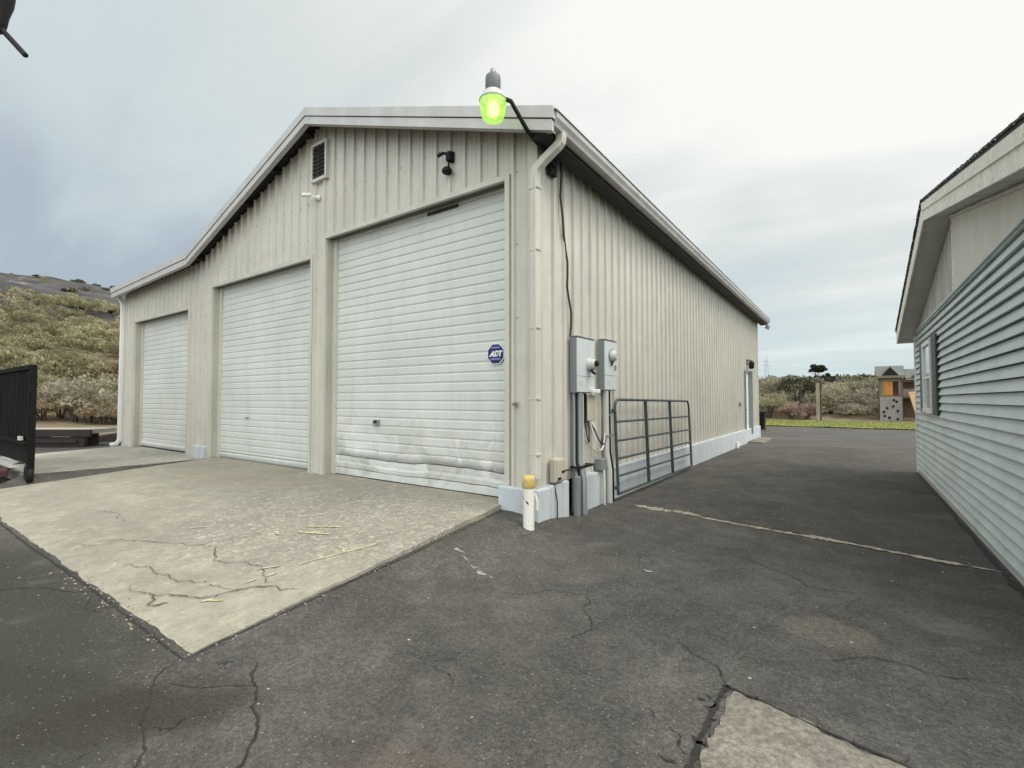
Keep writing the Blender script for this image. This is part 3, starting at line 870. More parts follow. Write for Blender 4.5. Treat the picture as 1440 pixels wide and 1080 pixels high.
# foundation
fd = MB()
fd.box((-.64, -.015, -.1), (0.0, .30, .50), ch=.018)
fd.box((-.13, .304, -.1), (0.0, .62, .515), ch=.018); fd.box((-.13, .63, -.1), (0.0, .80, .52), ch=.014)
fd.box((-.13, 1.10, -.1), (0.0, 1.95, .52), ch=.018); fd.box((-.13, 1.955, -.1), (0.0, YB + .02, .515), ch=.015)
fd.box((-10.10, -.015, .1), (-9.50, .2, .52), ch=.018)
fd.each('foundation', BLUEBASE, shed)
# roof sheets and dark underside
rf = MB()
RY0, RY1 = -0.24, YB + .32
prof = [(0.30, roof_top(.30)), (-4.92, 7.02), (-10.02, 5.22), (XL - .05, roof_top(XL - .05))]
low = [(x, z - .045) for x, z in prof]
rf.prism(prof + low[::-1], 'y', RY0 + .02, RY1)
for k in range(61):     # standing ribs on the roof
    y = RY0 + .1 + k * .305
    for (xa, za), (xb, zb) in zip(prof, prof[1:]):
        rf.add([(xa, y, za + .002), (xb, y, zb + .002), (xb, y + .02, zb + .026), (xa, y + .02, za + .026), (xb, y + .04, zb + .002), (xa, y + .04, za + .002)], [(0, 1, 2, 3), (3, 2, 4, 5)])
rf.build('roof', ROOFM, shed)
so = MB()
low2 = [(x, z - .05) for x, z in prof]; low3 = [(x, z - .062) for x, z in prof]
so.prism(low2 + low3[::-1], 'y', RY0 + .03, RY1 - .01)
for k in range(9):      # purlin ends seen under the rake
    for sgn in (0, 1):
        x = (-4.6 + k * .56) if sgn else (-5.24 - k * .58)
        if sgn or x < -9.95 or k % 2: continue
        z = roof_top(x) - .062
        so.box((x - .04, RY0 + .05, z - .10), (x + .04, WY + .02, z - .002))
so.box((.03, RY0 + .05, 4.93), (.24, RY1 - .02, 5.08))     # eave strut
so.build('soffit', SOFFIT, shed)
# rake trim: upper and lower band with a shadow gap
def band(m, x0, x1, dz0, dz1, ya, yb):
    n = [x0] + [v for v in (-10.02, -4.92) if x0 < v < x1] + [x1]
    top = [(x, roof_top(x + (1e-4 if x == x0 else (-1e-4 if x == x1 else 0))) + dz0) for x in n]
    bot = [(x, roof_top(x) + dz1) for x in n]
    for i in range(len(n) - 1):
        m.prism([top[i], top[i + 1], bot[i + 1], bot[i]], 'y', ya, yb)
rk = MB()
band(rk, XL - .10, 0.38, .035, -.115, -.285, RY0 + .02)
band(rk, XL - .10, 0.385, .038, .020, RY0 + .02, RY0 + .20)
band(rk, XL - .06, 0.36, -.130, -.255, -.270, RY0 + .02)
band(rk, XL - .06, 0.36, -.255, -.268, -.275, RY0 + .06)
rk.build('rake_trim', RAKE, shed)
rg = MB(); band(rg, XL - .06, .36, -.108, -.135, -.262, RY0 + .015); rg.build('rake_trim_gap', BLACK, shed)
# gutter along the long eave
gt = MB()
GP = [(.25, 5.13), (.25, 4.99), (.36, 4.99), (.375, 5.03), (.405, 5.075), (.405, 5.145), (.395, 5.145), (.392, 5.085), (.362, 5.035), (.352, 5.002), (.262, 5.002), (.262, 5.13)]
gt.prism(GP, 'y', -.20, RY1)
gt.prism([(.25, 5.13), (.25, 4.99), (.36, 4.99), (.405, 5.075), (.405, 5.145)], 'y', -.215, -.20)
gt.build('gutter', GUTTER, shed)
et = MB(); et.prism([(.28, 5.205), (.42, 5.158), (.42, 5.150), (.28, 5.19)], 'y', -.26, RY1 + .02); et.build('eave_flashing', RAKE, shed)
# downspouts
RECT = [(-.055, -.04), (-.045, -.05), (.045, -.05), (.055, -.04), (.055, .04), (.045, .05), (-.045, .05), (-.055, .04)]
ds = MB()
ds.tube([(.325, .02, 5.0), (.325, .02, 4.93), (.315, .015, 4.88), (.28, .0, 4.835), (.10, -.03, 4.70), (.03, -.045, 4.63), (-.005, -.05, 4.58), (-.018, -.052, 4.50), (-.018, -.052, 3.0), (-.018, -.052, .66)], .05, ref=(0, 1, 0), poly=RECT, smooth=False)
dso = ds.build('downspout', TRIM, shed)
st = MB()
for z in (4.35, 3.55, 2.55, 1.65, .95):
    st.box((-.085, -.106, z), (.05, -.003, z + .022))
st.each('strap', TRIM, dso)
ds2 = MB()
ds2.tube([(XL - .03, -.10, 4.95), (XL - .03, -.06, 4.80), (XL - .01, .01, 4.65), (XL - .01, .01, .40), (XL - .03, -.05, .28), (XL - .08, -.20, .25)], .05, ref=(0, 1, 0), poly=RECT, smooth=False)
ds2.build('downspout', WHITE, shed)
# roll-up doors
def roll_door(a, b, zt, zb, pitch, damaged, handle_x):
    REC = WY + .17                       # curtain plane
    fr = MB()                           # outside trim round the opening + reveal
    fr.box((a - .075, WY - .048, zb - .02), (a, WY - .001, zt + .075)); fr.box((b, WY - .048, zb - .02), (b + .075, WY - .001, zt + .075))
    fr.box((a + .001, WY - .048, zt), (b - .001, WY - .001, zt + .075))
    fo = fr.build('door_trim', TRIM, shed)
    rv = MB()
    rv.box((a - .02, WY + .001, zb - .02), (a + .004, REC + .1, zt + .41)); rv.box((b - .004, WY + .001, zb - .02), (b + .02, REC + .1, zt + .41))
    rv.box((a - .02, WY + .02, zt + .42), (b + .02, REC + .1, zt + .45)); rv.box((a - .02, WY + .004, zt + .001), (b + .02, WY + .02, zt + .42))
    hd = MB(); hd.box((a + .004, WY + .021, zt + .004), (b - .004, REC - .055, zt + .06)); hd.build('header', HEADER_SHADE, fo)
    rv.build('door_reveal', REVEAL, fo)
    tr = MB()
    tr.box((a + .006, REC - .05, zb), (a + .105, REC + .05, zt + .3)); tr.box((b - .105, REC - .05, zb), (b - .006, REC + .05, zt + .3))
    tr.each('door_track', TRIM, fo)
    d = MB()
    nx = 44 if damaged else 6
    xs = [a + .09 + (b - a - .18) * i / nx for i in range(nx + 1)]
    rows = []; z = zt + .40
    rows.append((z, 0)); 
    while z > zb + (.50 if damaged else .20):
        z -= pitch
        rows += [(z + .040, -.003), (z + .024, -.003), (z + .017, .003), (z + .010, .010), (z + .002, .010), (z - .004, .001), (z - .010, -.003), (z - .022, -.003)]
    if damaged: rows += [(zb + .352, -.004), (zb + .351, .07), (zb + .336, .07), (zb + .335, -.012), (zb + .28, -.010), (zb + .24, -.004), (zb + .20, -.012)]
    rows += [(zb + .136, -.004), (zb + .135, .045), (zb + .123, .045), (zb + .122, -.012), (zb + .100, -.014), (zb + .012, -.014), (zb + .005, .0)]
    def bend(x, z):
        if not damaged: return 0.0, 0.0
        t_ = min(max((z - zb - .06) / .52, 0), 1); k = math.sin(math.pi * t_) ** .8 if 0 < t_ < 1 else 0
        n1 = mnoise.noise((x * 1.1, z * 1.5, 4.0)); n2 = mnoise.noise((x * 4.1, z * 3, 9.0)); n3 = mnoise.noise((x * 11, z * 6, 2.0))
        return (n1 * .05 + n2 * .025 + n3 * .010) * k, (mnoise.noise((x * .8, 3.3, 0)) * .045 + n2 * .014 + n3 * .006) * k
    vs = []
    for (z, o) in rows:
        for x in xs:
            dy, dz = bend(x, z)
            vs.append((x, REC + o + dy, z + dz))
    w = nx + 1
    fs = [(j * w + i, (j + 1) * w + i, (j + 1) * w + i + 1, j * w + i + 1) for j in range(len(rows) - 1) for i in range(nx)]
    d.add(vs, fs, True)
    if damaged:      # the bent sheet keeps hard folds
        d.s = [rows[k // nx][0] > zb + .40 for k in range(len(fs))]
    do = d.build('roller_door', DOOR, shed, fix=False)
    sl = MB(); sl.box((a + .1, REC - .005, zb - .03), (b - .1, REC + .04, zb + .012)); sl.build('bottom_seal', BLACK, do)
    if handle_x is not None:
        h = MB(); hz = 1.24; y = REC - .012
        if damaged:
            h.box((handle_x - .085, y - .012, hz - .035), (handle_x + .085, y, hz + .06), ch=.004)
            h.box((handle_x - .06, y - .03, hz - .03), (handle_x + .06, y - .012, hz - .006), ch=.003)
            h.box((handle_x - .06, y - .035, hz - .0), (handle_x - .045, y - .01, hz + .045)); h.box((handle_x + .045, y - .035, hz), (handle_x + .06, y - .01, hz + .045))
            h.build('handle', GALV, do)
            hb = MB(); hb.box((handle_x - .045, y - .0145, hz), (handle_x + .045, y - .0125, hz + .05)); hb.build('handle_cup', BLACK, do)
        else:
            h.box((handle_x - .07, y - .02, hz - .012), (handle_x + .07, y, hz + .012), ch=.004)
            h.lathe([(.012, 0), (.012, .03)], (handle_x - .02, y, hz), 8, Matrix.Rotation(R(90), 3, 'X'))
            h.build('handle', GALV, do)
    return do
roll_door(*OPEN[0], .275, .1435, True, -3.47)
roll_door(*OPEN[1], .272, .1435, False, -7.95)
roll_door(*OPEN[2], .262, .1435, False, None)
lt = MB(); lt.box((-10.78, WY + .09, 1.62), (-10.72, WY + .17, 1.68), ch=.004); lt.box((-10.80, WY + .06, 1.64), (-10.70, WY + .09, 1.655)); lt.build('latch', GALV, shed)
# a torn rust-brown strip above the tallest curtain
rs = MB(); rs.box((-2.25, WY + .135, 4.595), (-1.6, WY + .15, 4.635)); rs.build('door_header_patch', RUSTY, shed)
# louvred gable vent
vf = MB()
vx0, vx1, vz0, vz1 = -5.14, -4.74, 5.86, 6.50
vf.box((vx0 - .05, WY - .075, vz0 - .05), (vx0, WY - .0, vz1 + .05)); vf.box((vx1, WY - .075, vz0 - .05), (vx1 + .05, WY, vz1 + .05))
vf.box((vx0, WY - .075, vz1), (vx1, WY, vz1 + .05)); vf.box((vx0, WY - .085, vz0 - .06), (vx1, WY, vz0))
vo = vf.build('gable_vent', TRIM, shed)
vb = MB(); vb.box((vx0, WY - .050, vz0), (vx1, WY - .044, vz1)); vb.build('vent_backing', BLACK, vo)
vl = MB()
for k in range(8):
    z = vz0 + .05 + k * .077
    vl.quad((vx0, WY - .066, z - .02), (vx1, WY - .066, z - .02), (vx1, WY - .053, z + .02), (vx0, WY - .053, z + .02))
for x in (-4.94,): vl.box((x - .012, WY - .069, vz0), (x + .012, WY - .052, vz1))
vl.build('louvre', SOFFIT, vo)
# side door at the far end
sd = MB()
sd.box((WX - .04, DY0 + .08, .30), (WX + .005, DY1 - .08, DZ - .06))
sdo = sd.build('side_door', WHITE, shed)
sf = MB()
sf.box((WX - .05, DY0, .30), (WX + .075, DY0 + .08, DZ)); sf.box((WX - .05, DY1 - .08, .30), (WX + .16, DY1, DZ)); sf.box((WX - .05, DY0 + .08, DZ - .06), (WX + .075, DY1 - .08, DZ))
sf.build('door_frame', GREYMET, sdo)
sk = MB(); sk.lathe([(.02, 0), (.02, .03), (.035, .04), (.03, .07)], (WX, DY0 + .2, 1.25), 10, Matrix.Rotation(R(90), 3, 'Y')); sk.build('handle', GALV, sdo)
sk = MB(); sk.box((WX + .006, DY0 + .10, .38), (WX + .02, DY0 + .22, 1.05)); sk.build('kick_strip', GREYMET, sdo)
settle(shed)

# ================================================================== things on and around the shed
def link_thing(name, label, cat, loc, parts, rz=0, group=None):
    r = thing(name, label, cat, loc, rz, group)
    for nm, m, mt in parts: m.build(nm, mt, r)
    settle(r)
    return r
# yard light
LP = Vector((-.235, -.66, 5.20))
yl = thing('yard_light', 'glowing green barn light on a black arm at the shed roof corner', 'light', (WX + .02, WY - .03, 4.98))
m = MB(); m.lathe([(.035, 0), (.105, .004), (.128, .02), (.150, .10), (.160, .17), (.164, .225), (.160, .235)][::1], LP + Vector((0, 0, -.165)), 64); glob = m
m.v = [tuple(Vector((LP.x, LP.y, p[2])) + (Vector((p[0], p[1], 0)) - Vector((LP.x, LP.y, 0))) * (1.0 if (k % 64) % 2 else .972)) for k, p in enumerate(m.v)]
NTg = NT('glowing_refractor')
lw = NTg.n.new('ShaderNodeLayerWeight'); lw.inputs[0].default_value = 0.35
NTg.put(NTg.b.inputs['Emission Color'], (0.47, 0.80, 0.17)); 
vor = NTg.ramp(NTg.noise(26, 3, stretch=(1, 1, .25)), .3, .7, .62, .92)
NTg.l.new(vor, NTg.b.inputs['Emission Strength'])
GLOW = NTg.done((0.25, 0.35, 0.06), 0.2)
# shell is a thin ribbed refractor; the bright bulb core shows through its lower front
glass = glob.build('refractor', GLOW, yl)
GL2 = NT('bulb_glow'); lw2 = GL2.n.new('ShaderNodeLayerWeight'); lw2.inputs[0].default_value = .5
GL2.put(GL2.b.inputs['Emission Color'], GL2.mix(GL2.ramp(lw2.outputs['Facing'], .1, .75), (0.95, 1.0, 0.80), (0.42, 0.80, 0.08))); GL2.b.inputs['Emission Strength'].default_value = 2.2
BULB = GL2.done(GL2.mul((.5, .6, .3), GL2.ramp(GL2.noise(20, 2), .3, .7, .9, 1.0)), .3)
nt = GLOW.node_tree
trn = nt.nodes.new('ShaderNodeBsdfTransparent'); trn.inputs[0].default_value = (.85, 1.0, .55, 1)
mxs = nt.nodes.new('ShaderNodeMixShader'); mxs.inputs[0].default_value = .42
nt.links.new(NTg.b.outputs[0], mxs.inputs[1]); nt.links.new(trn.outputs[0], mxs.inputs[2]); nt.links.new(mxs.outputs[0], NTg.out.inputs[0])
m = MB(); m.lathe([(.03, -.13), (.075, -.10), (.085, -.04), (.07, .03), (.04, .07)], LP, 16); m.build('bulb', BULB, yl)
m = MB(); m.lathe([(.165, .062), (.170, .068), (.170, .082), (.150, .10), (.135, .135), (.118, .165), (.105, .18)], LP, 28); m.build('collar', LGREY, yl)
m = MB(); m.lathe([(.085, .175), (.094, .19), (.094, .34), (.086, .375), (.062, .40), (.035, .41)], LP, 24); m.build('housing', GALVD, yl)
m = MB(); m.lathe([(.036, .408), (.036, .455), (.025, .47), (.01, .475)], LP, 16); m.build('photocell', GALV, yl)
m = MB(); m.tube([LP + Vector((.12, .06, .09)), LP + Vector((.19, .11, .055)), Vector((.01, -.33, 5.035)), Vector((.02, -.27, 4.985)), Vector((.04, .22, 4.86)), Vector((.0, .42, 4.83))], .027, 12)
m.box((WX + .03, .34, 4.72), (WX + .09, .50, 4.94)); m.build('arm', BLACK, yl)
settle(yl)
# black twin fitting above the big door
y0 = WY - .03
sc_ = thing('security_camera', 'black two-part camera fitting high on the wall above the big door', 'camera', (-1.72, WY, 5.24))
m = MB()
m.lathe([(.075, 0), (.085, .03), (.085, .15), (.06, .20), (.02, .21)], (-1.70, y0 - .05, 5.20), 16)
m.box((-1.76, y0 - .02, 5.18), (-1.62, y0 + .028, 5.42), ch=.01)
m.build('camera_body', BLACK, sc_)
m = MB(); m.tube([(-1.74, y0 - .06, 5.37), (-1.83, y0 - .13, 5.38), (-1.93, y0 - .20, 5.31)], [.028, .034, .045], 12); m.build('lens_arm', BLACK, sc_)
m = MB(); m.tube([(-1.72, y0 - .05, 5.21), (-1.725, y0 - .06, 5.02)], .02, 10); m.build('stem', BLACK, sc_)
m = MB(); m.lathe([(.03, .07), (.07, .05), (.115, .0), (.12, -.05), (.095, -.085), (.04, -.10)], (-1.735, y0 - .09, 4.99), 18); m.build('dome', BLACK, sc_)
for o_ in [o for o in COL.objects if o.parent == sc_]:
    o_.data.transform(Matrix.Translation((-1.60, y0, 5.24)) @ Matrix.Scale(.66, 4) @ Matrix.Translation((1.72, -y0, -5.24)))
settle(sc_)
bc = thing('bullet_camera', 'small white bullet camera on the gable below the vent', 'camera', (-5.03, WY, 5.52))
m = MB(); m.tube([(-5.08, y0 - .09, 5.545), (-5.24, y0 - .17, 5.555)], [.035, .042], 12); m.build('camera_body', WHITE, bc)
m = MB(); m.lathe([(.05, 0), (.05, .025), (.02, .03)], (-4.99, y0 + .01, 5.50), 12, Matrix.Rotation(R(90), 3, 'X')); m.tube([(-4.99, y0, 5.50), (-5.02, y0 - .07, 5.50), (-5.08, y0 - .09, 5.53)], .018, 8); m.build('bracket', WHITE, bc)
settle(bc)
# octagonal sign on the big door
SX, SZ, SY = -.868, 2.30, WY + .148
sg = thing('security_sign', 'blue octagonal sign with white lettering on the big roll-up door', 'sign', (SX, SY, SZ))
def octo(r, y, sx=1.0):
    return [(SX + r * math.cos(R(22.5 + 45 * k)) * sx, SZ + r * math.sin(R(22.5 + 45 * k))) for k in range(8)]
m = MB(); m.prism(octo(.160, 0), 'y', SY - .012, SY); m.build('sign_border', SIGNW, sg)
m = MB(); m.prism(octo(.147, 0), 'y', SY - .016, SY - .0125); m.build('sign_face', SIGNB, sg)
L = MB(); yl0, yl1 = SY - .021, SY - .0165
def sh(px, pz): return (SX + px + .22 * pz, SZ + pz)
for poly in ([(-.105, -.04), (-.075, -.04), (-.035, .045), (-.055, .045)], [(-.053, .045), (-.033, .045), (-.018, -.04), (-.042, -.04)], [(-.066, -.022), (-.047, -.022), (-.046, -.004), (-.058, -.004)],
             [(-.012, -.04), (.010, -.04), (.010, .045), (-.012, .045)], [(.0105, .024), (.034, .022), (.038, .045), (.0105, .045)], [(.0105, -.04), (.034, -.04), (.036, -.018), (.0105, -.018)], [(.0345, -.035), (.050, -.02), (.050, .028), (.0365, .042)],
             [(.072, -.04), (.095, -.04), (.095, .022), (.072, .022)], [(.054, .0225), (.115, .0225), (.115, .045), (.054, .045)]):
    L.prism([sh(*p) for p in poly], 'y', yl0, yl1)
L.build('lettering', SIGNW, sg)
m = MB(); m.box((SX - .075, yl0, SZ + .078), (SX + .075, yl1, SZ + .102)); m.box((SX - .085, yl0, SZ - .085), (SX + .085, yl1, SZ - .062)); m.each('sign_stripe', SIGNL, sg)
settle(sg)
# hook between big door and corner
m = MB(); m.tube([(-.40, WY - .02, 1.60), (-.40, WY - .10, 1.60), (-.37, WY - .14, 1.585)], .017, 8); m.lathe([(.03, 0), (.03, .012), (.02, .016)], (-.40, WY - .033, 1.60), 10, Matrix.Rotation(R(90), 3, 'X'))
tag(m.build('wall_hook', GALV, None), 'small grey hook on the wall between big door and downspout', 'hook')

# meter cabinets and conduits
def cabinet(name, label, y0, y1, z0, z1, x1, meter):
    r = thing(name, label, 'electrical box', (WX, (y0 + y1) / 2, z0))
    m = MB(); m.box((WX + .036, y0, z0), (x1 - .012, y1, z1), ch=.006); m.build('cabinet', GREYMET, r)
    m = MB(); m.box((x1 - .012, y0 + .008, z0 + .01), (x1, y1 - .008, z1 - .008), ch=.004)
    cov = m.build('cover', COVER, r)
    m = MB(); m.box((WX + .03, y0 - .012, z1), (x1 + .012, y1 + .012, z1 + .012), ch=.003); m.build('rain_lip', GREYMET, r)
    c = ((y0 + y1) / 2, (z0 + z1) / 2)
    RX = Matrix.Rotation(R(90), 3, 'Y')
    m = MB(); m.box((x1, y1 - .075, z0 + .34), (x1 + .022, y1 - .035, z0 + .42), ch=.004); m.build('latch', GALV, r)
    m = MB(); m.box((x1 + .0005, y0 + .07, z0 + .09), (x1 + .0025, y0 + .20, z0 + .17)); m.build('rating_plate', LGREY, r)
    m = MB(); m.box((x1 - .002, y0 + .015, z0 + .24), (x1 + .003, y1 - .015, z0 + .246)); m.build('cover_seam', GREYMET, r)
    m = MB()
    if meter:
        m.lathe([(.10, 0), (.10, .03), (.085, .035), (.08, .085), (.06, .11), (.03, .115)], (x1, c[0] + .10, c[1] + .02), 22, RX); m.build('meter', LGREY, r)
        m = MB(); m.lathe([(.045, 0), (.045, .03), (.02, .05)], (x1 + .115, c[0] + .085, c[1] + .03), 14, RX); m.tube([(x1 + .05, c[0] + .06, c[1] - .07), (x1 + .11, c[0] + .08, c[1] - .13)], .02, 8); m.build('meter_face', BLACK, r)
        m = MB(); m.box((x1, y1 - .16, z0 + .0), (x1 + .05, y1 + .10, z0 + .06), ch=.008); m.build('junction_cover', WHITE, r)
    else:
        m.lathe([(.115, 0), (.115, .018), (.105, .022)], (x1, c[0] + .03, c[1] + .16), 24, RX); m.build('meter_ring', GREYMET, r)
        m = MB(); m.lathe([(.095, 0), (.085, .05), (.05, .07)], (x1 + .02, c[0] + .03, c[1] + .16), 20, RX); m.build('meter', LGREY, r)
        m = MB(); m.tube([(x1 + .02, c[0] + .09, c[1] + .24), (x1 + .06, c[0] + .02, c[1] + .14), (x1 + .02, c[0] - .0, c[1] + .0)], .012, 8); m.build('seal_wire', BLACK, r)
    settle(r); return r
cabinet('meter_cabinet', 'larger grey electrical meter cabinet, nearer the shed corner', .95, 1.53, 1.75, 2.56, .05, True)
cabinet('meter_cabinet', 'smaller grey electrical cabinet with round meter, nearer the gate', 1.90, 2.36, 1.80, 2.61, .05, False)
cond = thing('conduit', 'bundle of grey conduits dropping from the larger meter cabinet to the asphalt', 'conduit', (0, .95, 0))
for y, r, mt, x, zt in ((1.00, .022, GALV, -.03, 1.75), (1.055, .022, BLACK, -.025, 1.75), (1.12, .048, GALV, .0, 1.75), (1.22, .026, LGREY, -.01, 1.75)):
    m = MB(); m.tube([(x, y, zt), (x, y, .75), (x + .055 + r * .5, y - .03, .50), (x + .06 + r * .5, y - .03, -.02)], r, 12); m.build('pipe', mt, cond)
m = MB()
m.box((-.06, .93, .66), (.075, 1.42, .695)); m.build('pipe_strap', BLACK, cond)
m = MB(); m.box((.01, .90, -.02), (.085, 1.0, .56), ch=.01); m.build('conduit_cover', GALV, cond)
settle(cond)
cond2 = thing('conduit', 'pair of pale conduits dropping from the smaller meter cabinet beside the gate', 'conduit', (0, 2.0, 0))
for y, r, mt, zb in ((2.05, .05, LGREY, -.02), (2.17, .03, BLACK, .0), (1.86, .022, LGREY, -.02)):
    zt = 1.80 if y > 1.9 else .62
    m = MB(); m.tube([(-.01, y, zt), (.0, y, .80 if y > 1.9 else .6), (.055, y - .02, .52), (.06, y - .02, zb)], r, 12); m.build('pipe', mt, cond2)
m = MB(); m.box((-.05, 1.74, .55), (.06, 1.95, .72), ch=.008); m.build('junction_box', GREYMET, cond2)
m = MB(); m.box((-.05, 1.98, 1.05), (.05, 2.26, 1.08)); m.build('pipe_strap', GALV, cond2)
settle(cond2)
sp_ = thing('service_panel', 'small pale utility panel with loose wires below the two meter cabinets', 'electrical box', (WX, 1.5, 1.3))
m = MB(); m.box((WX + .03, 1.36, 1.33), (.015, 1.66, 1.72), ch=.008); m.build('cabinet', TANBOX, sp_)
m = MB(); m.box((WX + .03, 1.325, 1.30), (-.0, 1.36, 1.74)); m.build('hinge_side', BLACK, sp_)
def sag(m, a, b, drop, r, out=.04):
    a, b = Vector(a), Vector(b)
    m.tube([a.lerp(b, t) + Vector((out * math.sin(math.pi * t), 0, -drop * 4 * t * (1 - t))) for t in [k / 12 for k in range(13)]], r, 6)
for (a, b, dr, mt, nm) in (((-.0, 1.42, 1.33), (.0, 1.24, 1.55), .42, DARKWIRE, 'wire'), ((.0, 1.5, 1.33), (.0, 2.02, 1.02), .20, DARKWIRE, 'wire'), ((.0, 1.45, 1.34), (.0, 2.0, 1.10), .35, WHITE, 'wire'), ((.0, 1.30, 1.05), (.0, 1.98, .98), .16, LGREY, 'wire'), ((.0, 1.50, 1.32), (.03, 1.66, 1.15), .06, WHITE, 'wire')):
    m = MB(); sag(m, a, b, dr, .011); m.build(nm, mt, sp_)
settle(sp_)
tb = thing('telephone_box', 'small tan plastic utility box low on the shed side near the downspout', 'utility box', (WX, .6, .55))
m = MB(); m.box((WX + .034, .36, .54), (.03, .63, .86), ch=.02); m.build('cabinet', TANBOX, tb)
m = MB(); m.box((.0305, .385, .565), (.04, .605, .835), ch=.004); m.build('cover', TANBOX, tb)
m = MB(); m.box((.0405, .52, .66), (.048, .59, .69)); m.box((.0405, .41, .58), (.055, .48, .61)); m.each('latch', BLACK, tb)
m = MB(); m.tube([(-.01, .40, .53), (.03, .41, .30), (.025, .42, .02)], .009, 6); m.tube([(.03, .62, .68), (.05, .78, .68), (.05, .93, .66)], .012, 6); m.build('wire', DARKWIRE, tb)
settle(tb)
m = MB()
m.tube([(-.055 + .012 * math.sin(k * 1.7), .66 + .30 * sstep(0, 1, np.float64(k / 14)) * (1 if k < 9 else 1) + .02 * math.sin(k * 1.1), 5.05 - k * .178) for k in range(15)], .016, 8)
tag(m.build('power_cable', DARKWIRE), 'dark cable running down the ribbed side wall into the larger cabinet', 'cable')

# white pipe with yellow cap
pp = thing('drain_pipe', 'white upright pipe with yellow cap standing at the shed corner', 'pipe', (0, -.24, 0))
m = MB(); m.tube([(0, -.24, -.03), (0, -.24, .63)], .070, 24); p_ = m.build('pipe', PVC, pp)
m = MB(); m.lathe([(.074, .57), (.082, .585), (.082, .675), (.072, .715), (.04, .725)], (0, -.24, 0), 24); m.build('cap', YELLOW, pp)
m = MB(); m.add([(.0715 * math.cos(a), -.24 + .0715 * math.sin(a), z) for a, z in ((-2.3, .45), (-1.9, .43), (-1.4, .40), (-1.0, .37), (-1.0, .40), (-1.4, .425), (-1.9, .46), (-2.3, .475))], [(0, 1, 2, 3, 4, 5, 6, 7)]); m.build('torn_tape', BLACK, pp)
m = MB(); m.tube([(.065, -.20, .50), (.09, -.18, .40), (.085, -.18, .30)], .018, 8); m.build('pipe_clip', PVC, pp)
settle(pp)

# farm gate leaning on the side of the shed
gate = thing('farm_gate', 'dark green tubular farm gate leaning against the shed side wall', 'gate', (.14, 4.3, 0))
gx0, gx1 = .155, .075
def gp(y, z): return (gx0 - (z / 1.6) * .06, y, z + (.05 if y < 3 else .05 - .01 * (y - 3)))
ga, gb_ = 2.17, 6.52
m = MB()
corner = lambda cy, sgn: [gp(cy + sgn * (.16 - .16 * math.cos(t)), 1.60 - .16 + .16 * math.sin(t)) for t in (0, .4, .8, 1.2, 1.57)]
path = [gp(ga, .06)] + [gp(ga, z) for z in (.4, .8, 1.2)] + corner(ga, 1) + corner(gb_, -1)[::-1] + [gp(gb_, z) for z in (1.2, .8, .4, .06)]
m.tube(path, .024, 10, ref=(1, 0, 0)); m.tube([gp(ga, .08), gp(gb_, .08)], .024, 10)
m.build('frame', GATEG, gate)
for z in (1.24, .93, .64, .36):
    m = MB(); m.tube([gp(ga, z), gp(gb_, z)], .020, 10); m.build('rail', GATEG, gate)
for y in (3.57, 5.03):
    m = MB(); c1 = gp(y, .09); c2 = gp(y, 1.59); m.tube([(c1[0] + .012, *c1[1:]), (c2[0] + .012, *c2[1:])], .022, 10, poly=[(-.028, -.012), (.028, -.012), (.028, .012), (-.028, .012)], smooth=False, ref=(0, 1, 0)); m.build('stay', GATEG, gate)
m = MB(); h1 = gp(ga - .03, 1.42); m.box((h1[0] - .03, ga - .09, h1[2] - .03), (h1[0] + .03, ga - .02, h1[2] + .03), ch=.005); h1 = gp(ga, .18); m.box((h1[0] - .03, ga - .07, h1[2] - .03), (h1[0] + .03, ga - .02, h1[2] + .03), ch=.005); m.each('hinge', GATEG, gate)
m = MB(); m.tube([gp(ga - .02, 1.42), (-.05, 2.05, 1.30)], .012, 6); m.build('chain', GALV, gate)
settle(gate)

# far end of the shed
wlp = thing('wall_lantern', 'black wall lantern above the white side door at the far end', 'light', (WX, 15.45, 2.9))
m = MB(); m.box((WX + .03, 15.37, 3.0), (WX + .06, 15.53, 3.22), ch=.005); m.tube([(WX + .05, 15.45, 3.15), (WX + .14, 15.45, 3.2), (WX + .2, 15.45, 3.14)], .02, 8); m.build('bracket', BLACK, wlp)
m = MB(); m.lathe([(.02, .20), (.10, .12), (.11, .10), (.09, -.10), (.05, -.13), (.02, -.14)], (WX + .2, 15.45, 2.98), 14); m.build('lantern', BLACK, wlp)
settle(wlp)
m = MB(); m.box((WX + .03, 13.68, 1.42), (WX + .10, 13.80, 1.56), ch=.01); m.box((WX + .10, 13.72, 1.44), (WX + .12, 13.76, 1.5))
tag(m.build('outlet_box', GREYMET), 'small grey outlet box on the side wall before the white door', 'outlet')
m = MB(); m.box((.0, 15.0, -.02), (.55, 17.5, .06), ch=.015)
setting(m.build('door_step', SLAB))
m = MB(); m.lathe([(.04, -.02), (.04, .10), (.03, .12)], (.08, 12.6, 0), 12); m.tube([(.08, 12.6, .1), (.08, 12.68, .16), (.03, 12.7, .2)], .024, 8); m.box((.03, 12.66, .14), (.11, 12.76, .19), ch=.008)
tag(m.build('hose_bib', PVC), 'stubby white pipe fitting at the foundation toward the far end', 'pipe')
fl = thing('flood_light', 'small dark floodlight under the far end of the gutter', 'light', (.3, YB + .2, 4.85))
m = MB(); m.tube([(.28, YB + .22, 4.99), (.28, YB + .22, 4.88)], .025, 8); m.build('bracket', BLACK, fl)
m = MB(); m.lathe([(.05, .08), (.08, .0), (.10, -.08), (.095, -.09)], (.32, YB + .2, 4.83), 14, Matrix.Rotation(R(30), 3, 'Y')); m.build('lamp_head', GREYMET, fl)
settle(fl)
wb = thing('wheelie_bin', 'black wheelie bin standing past the far corner of the shed', 'bin', (-.80, 23.8, 0))
m = MB()
vs = []
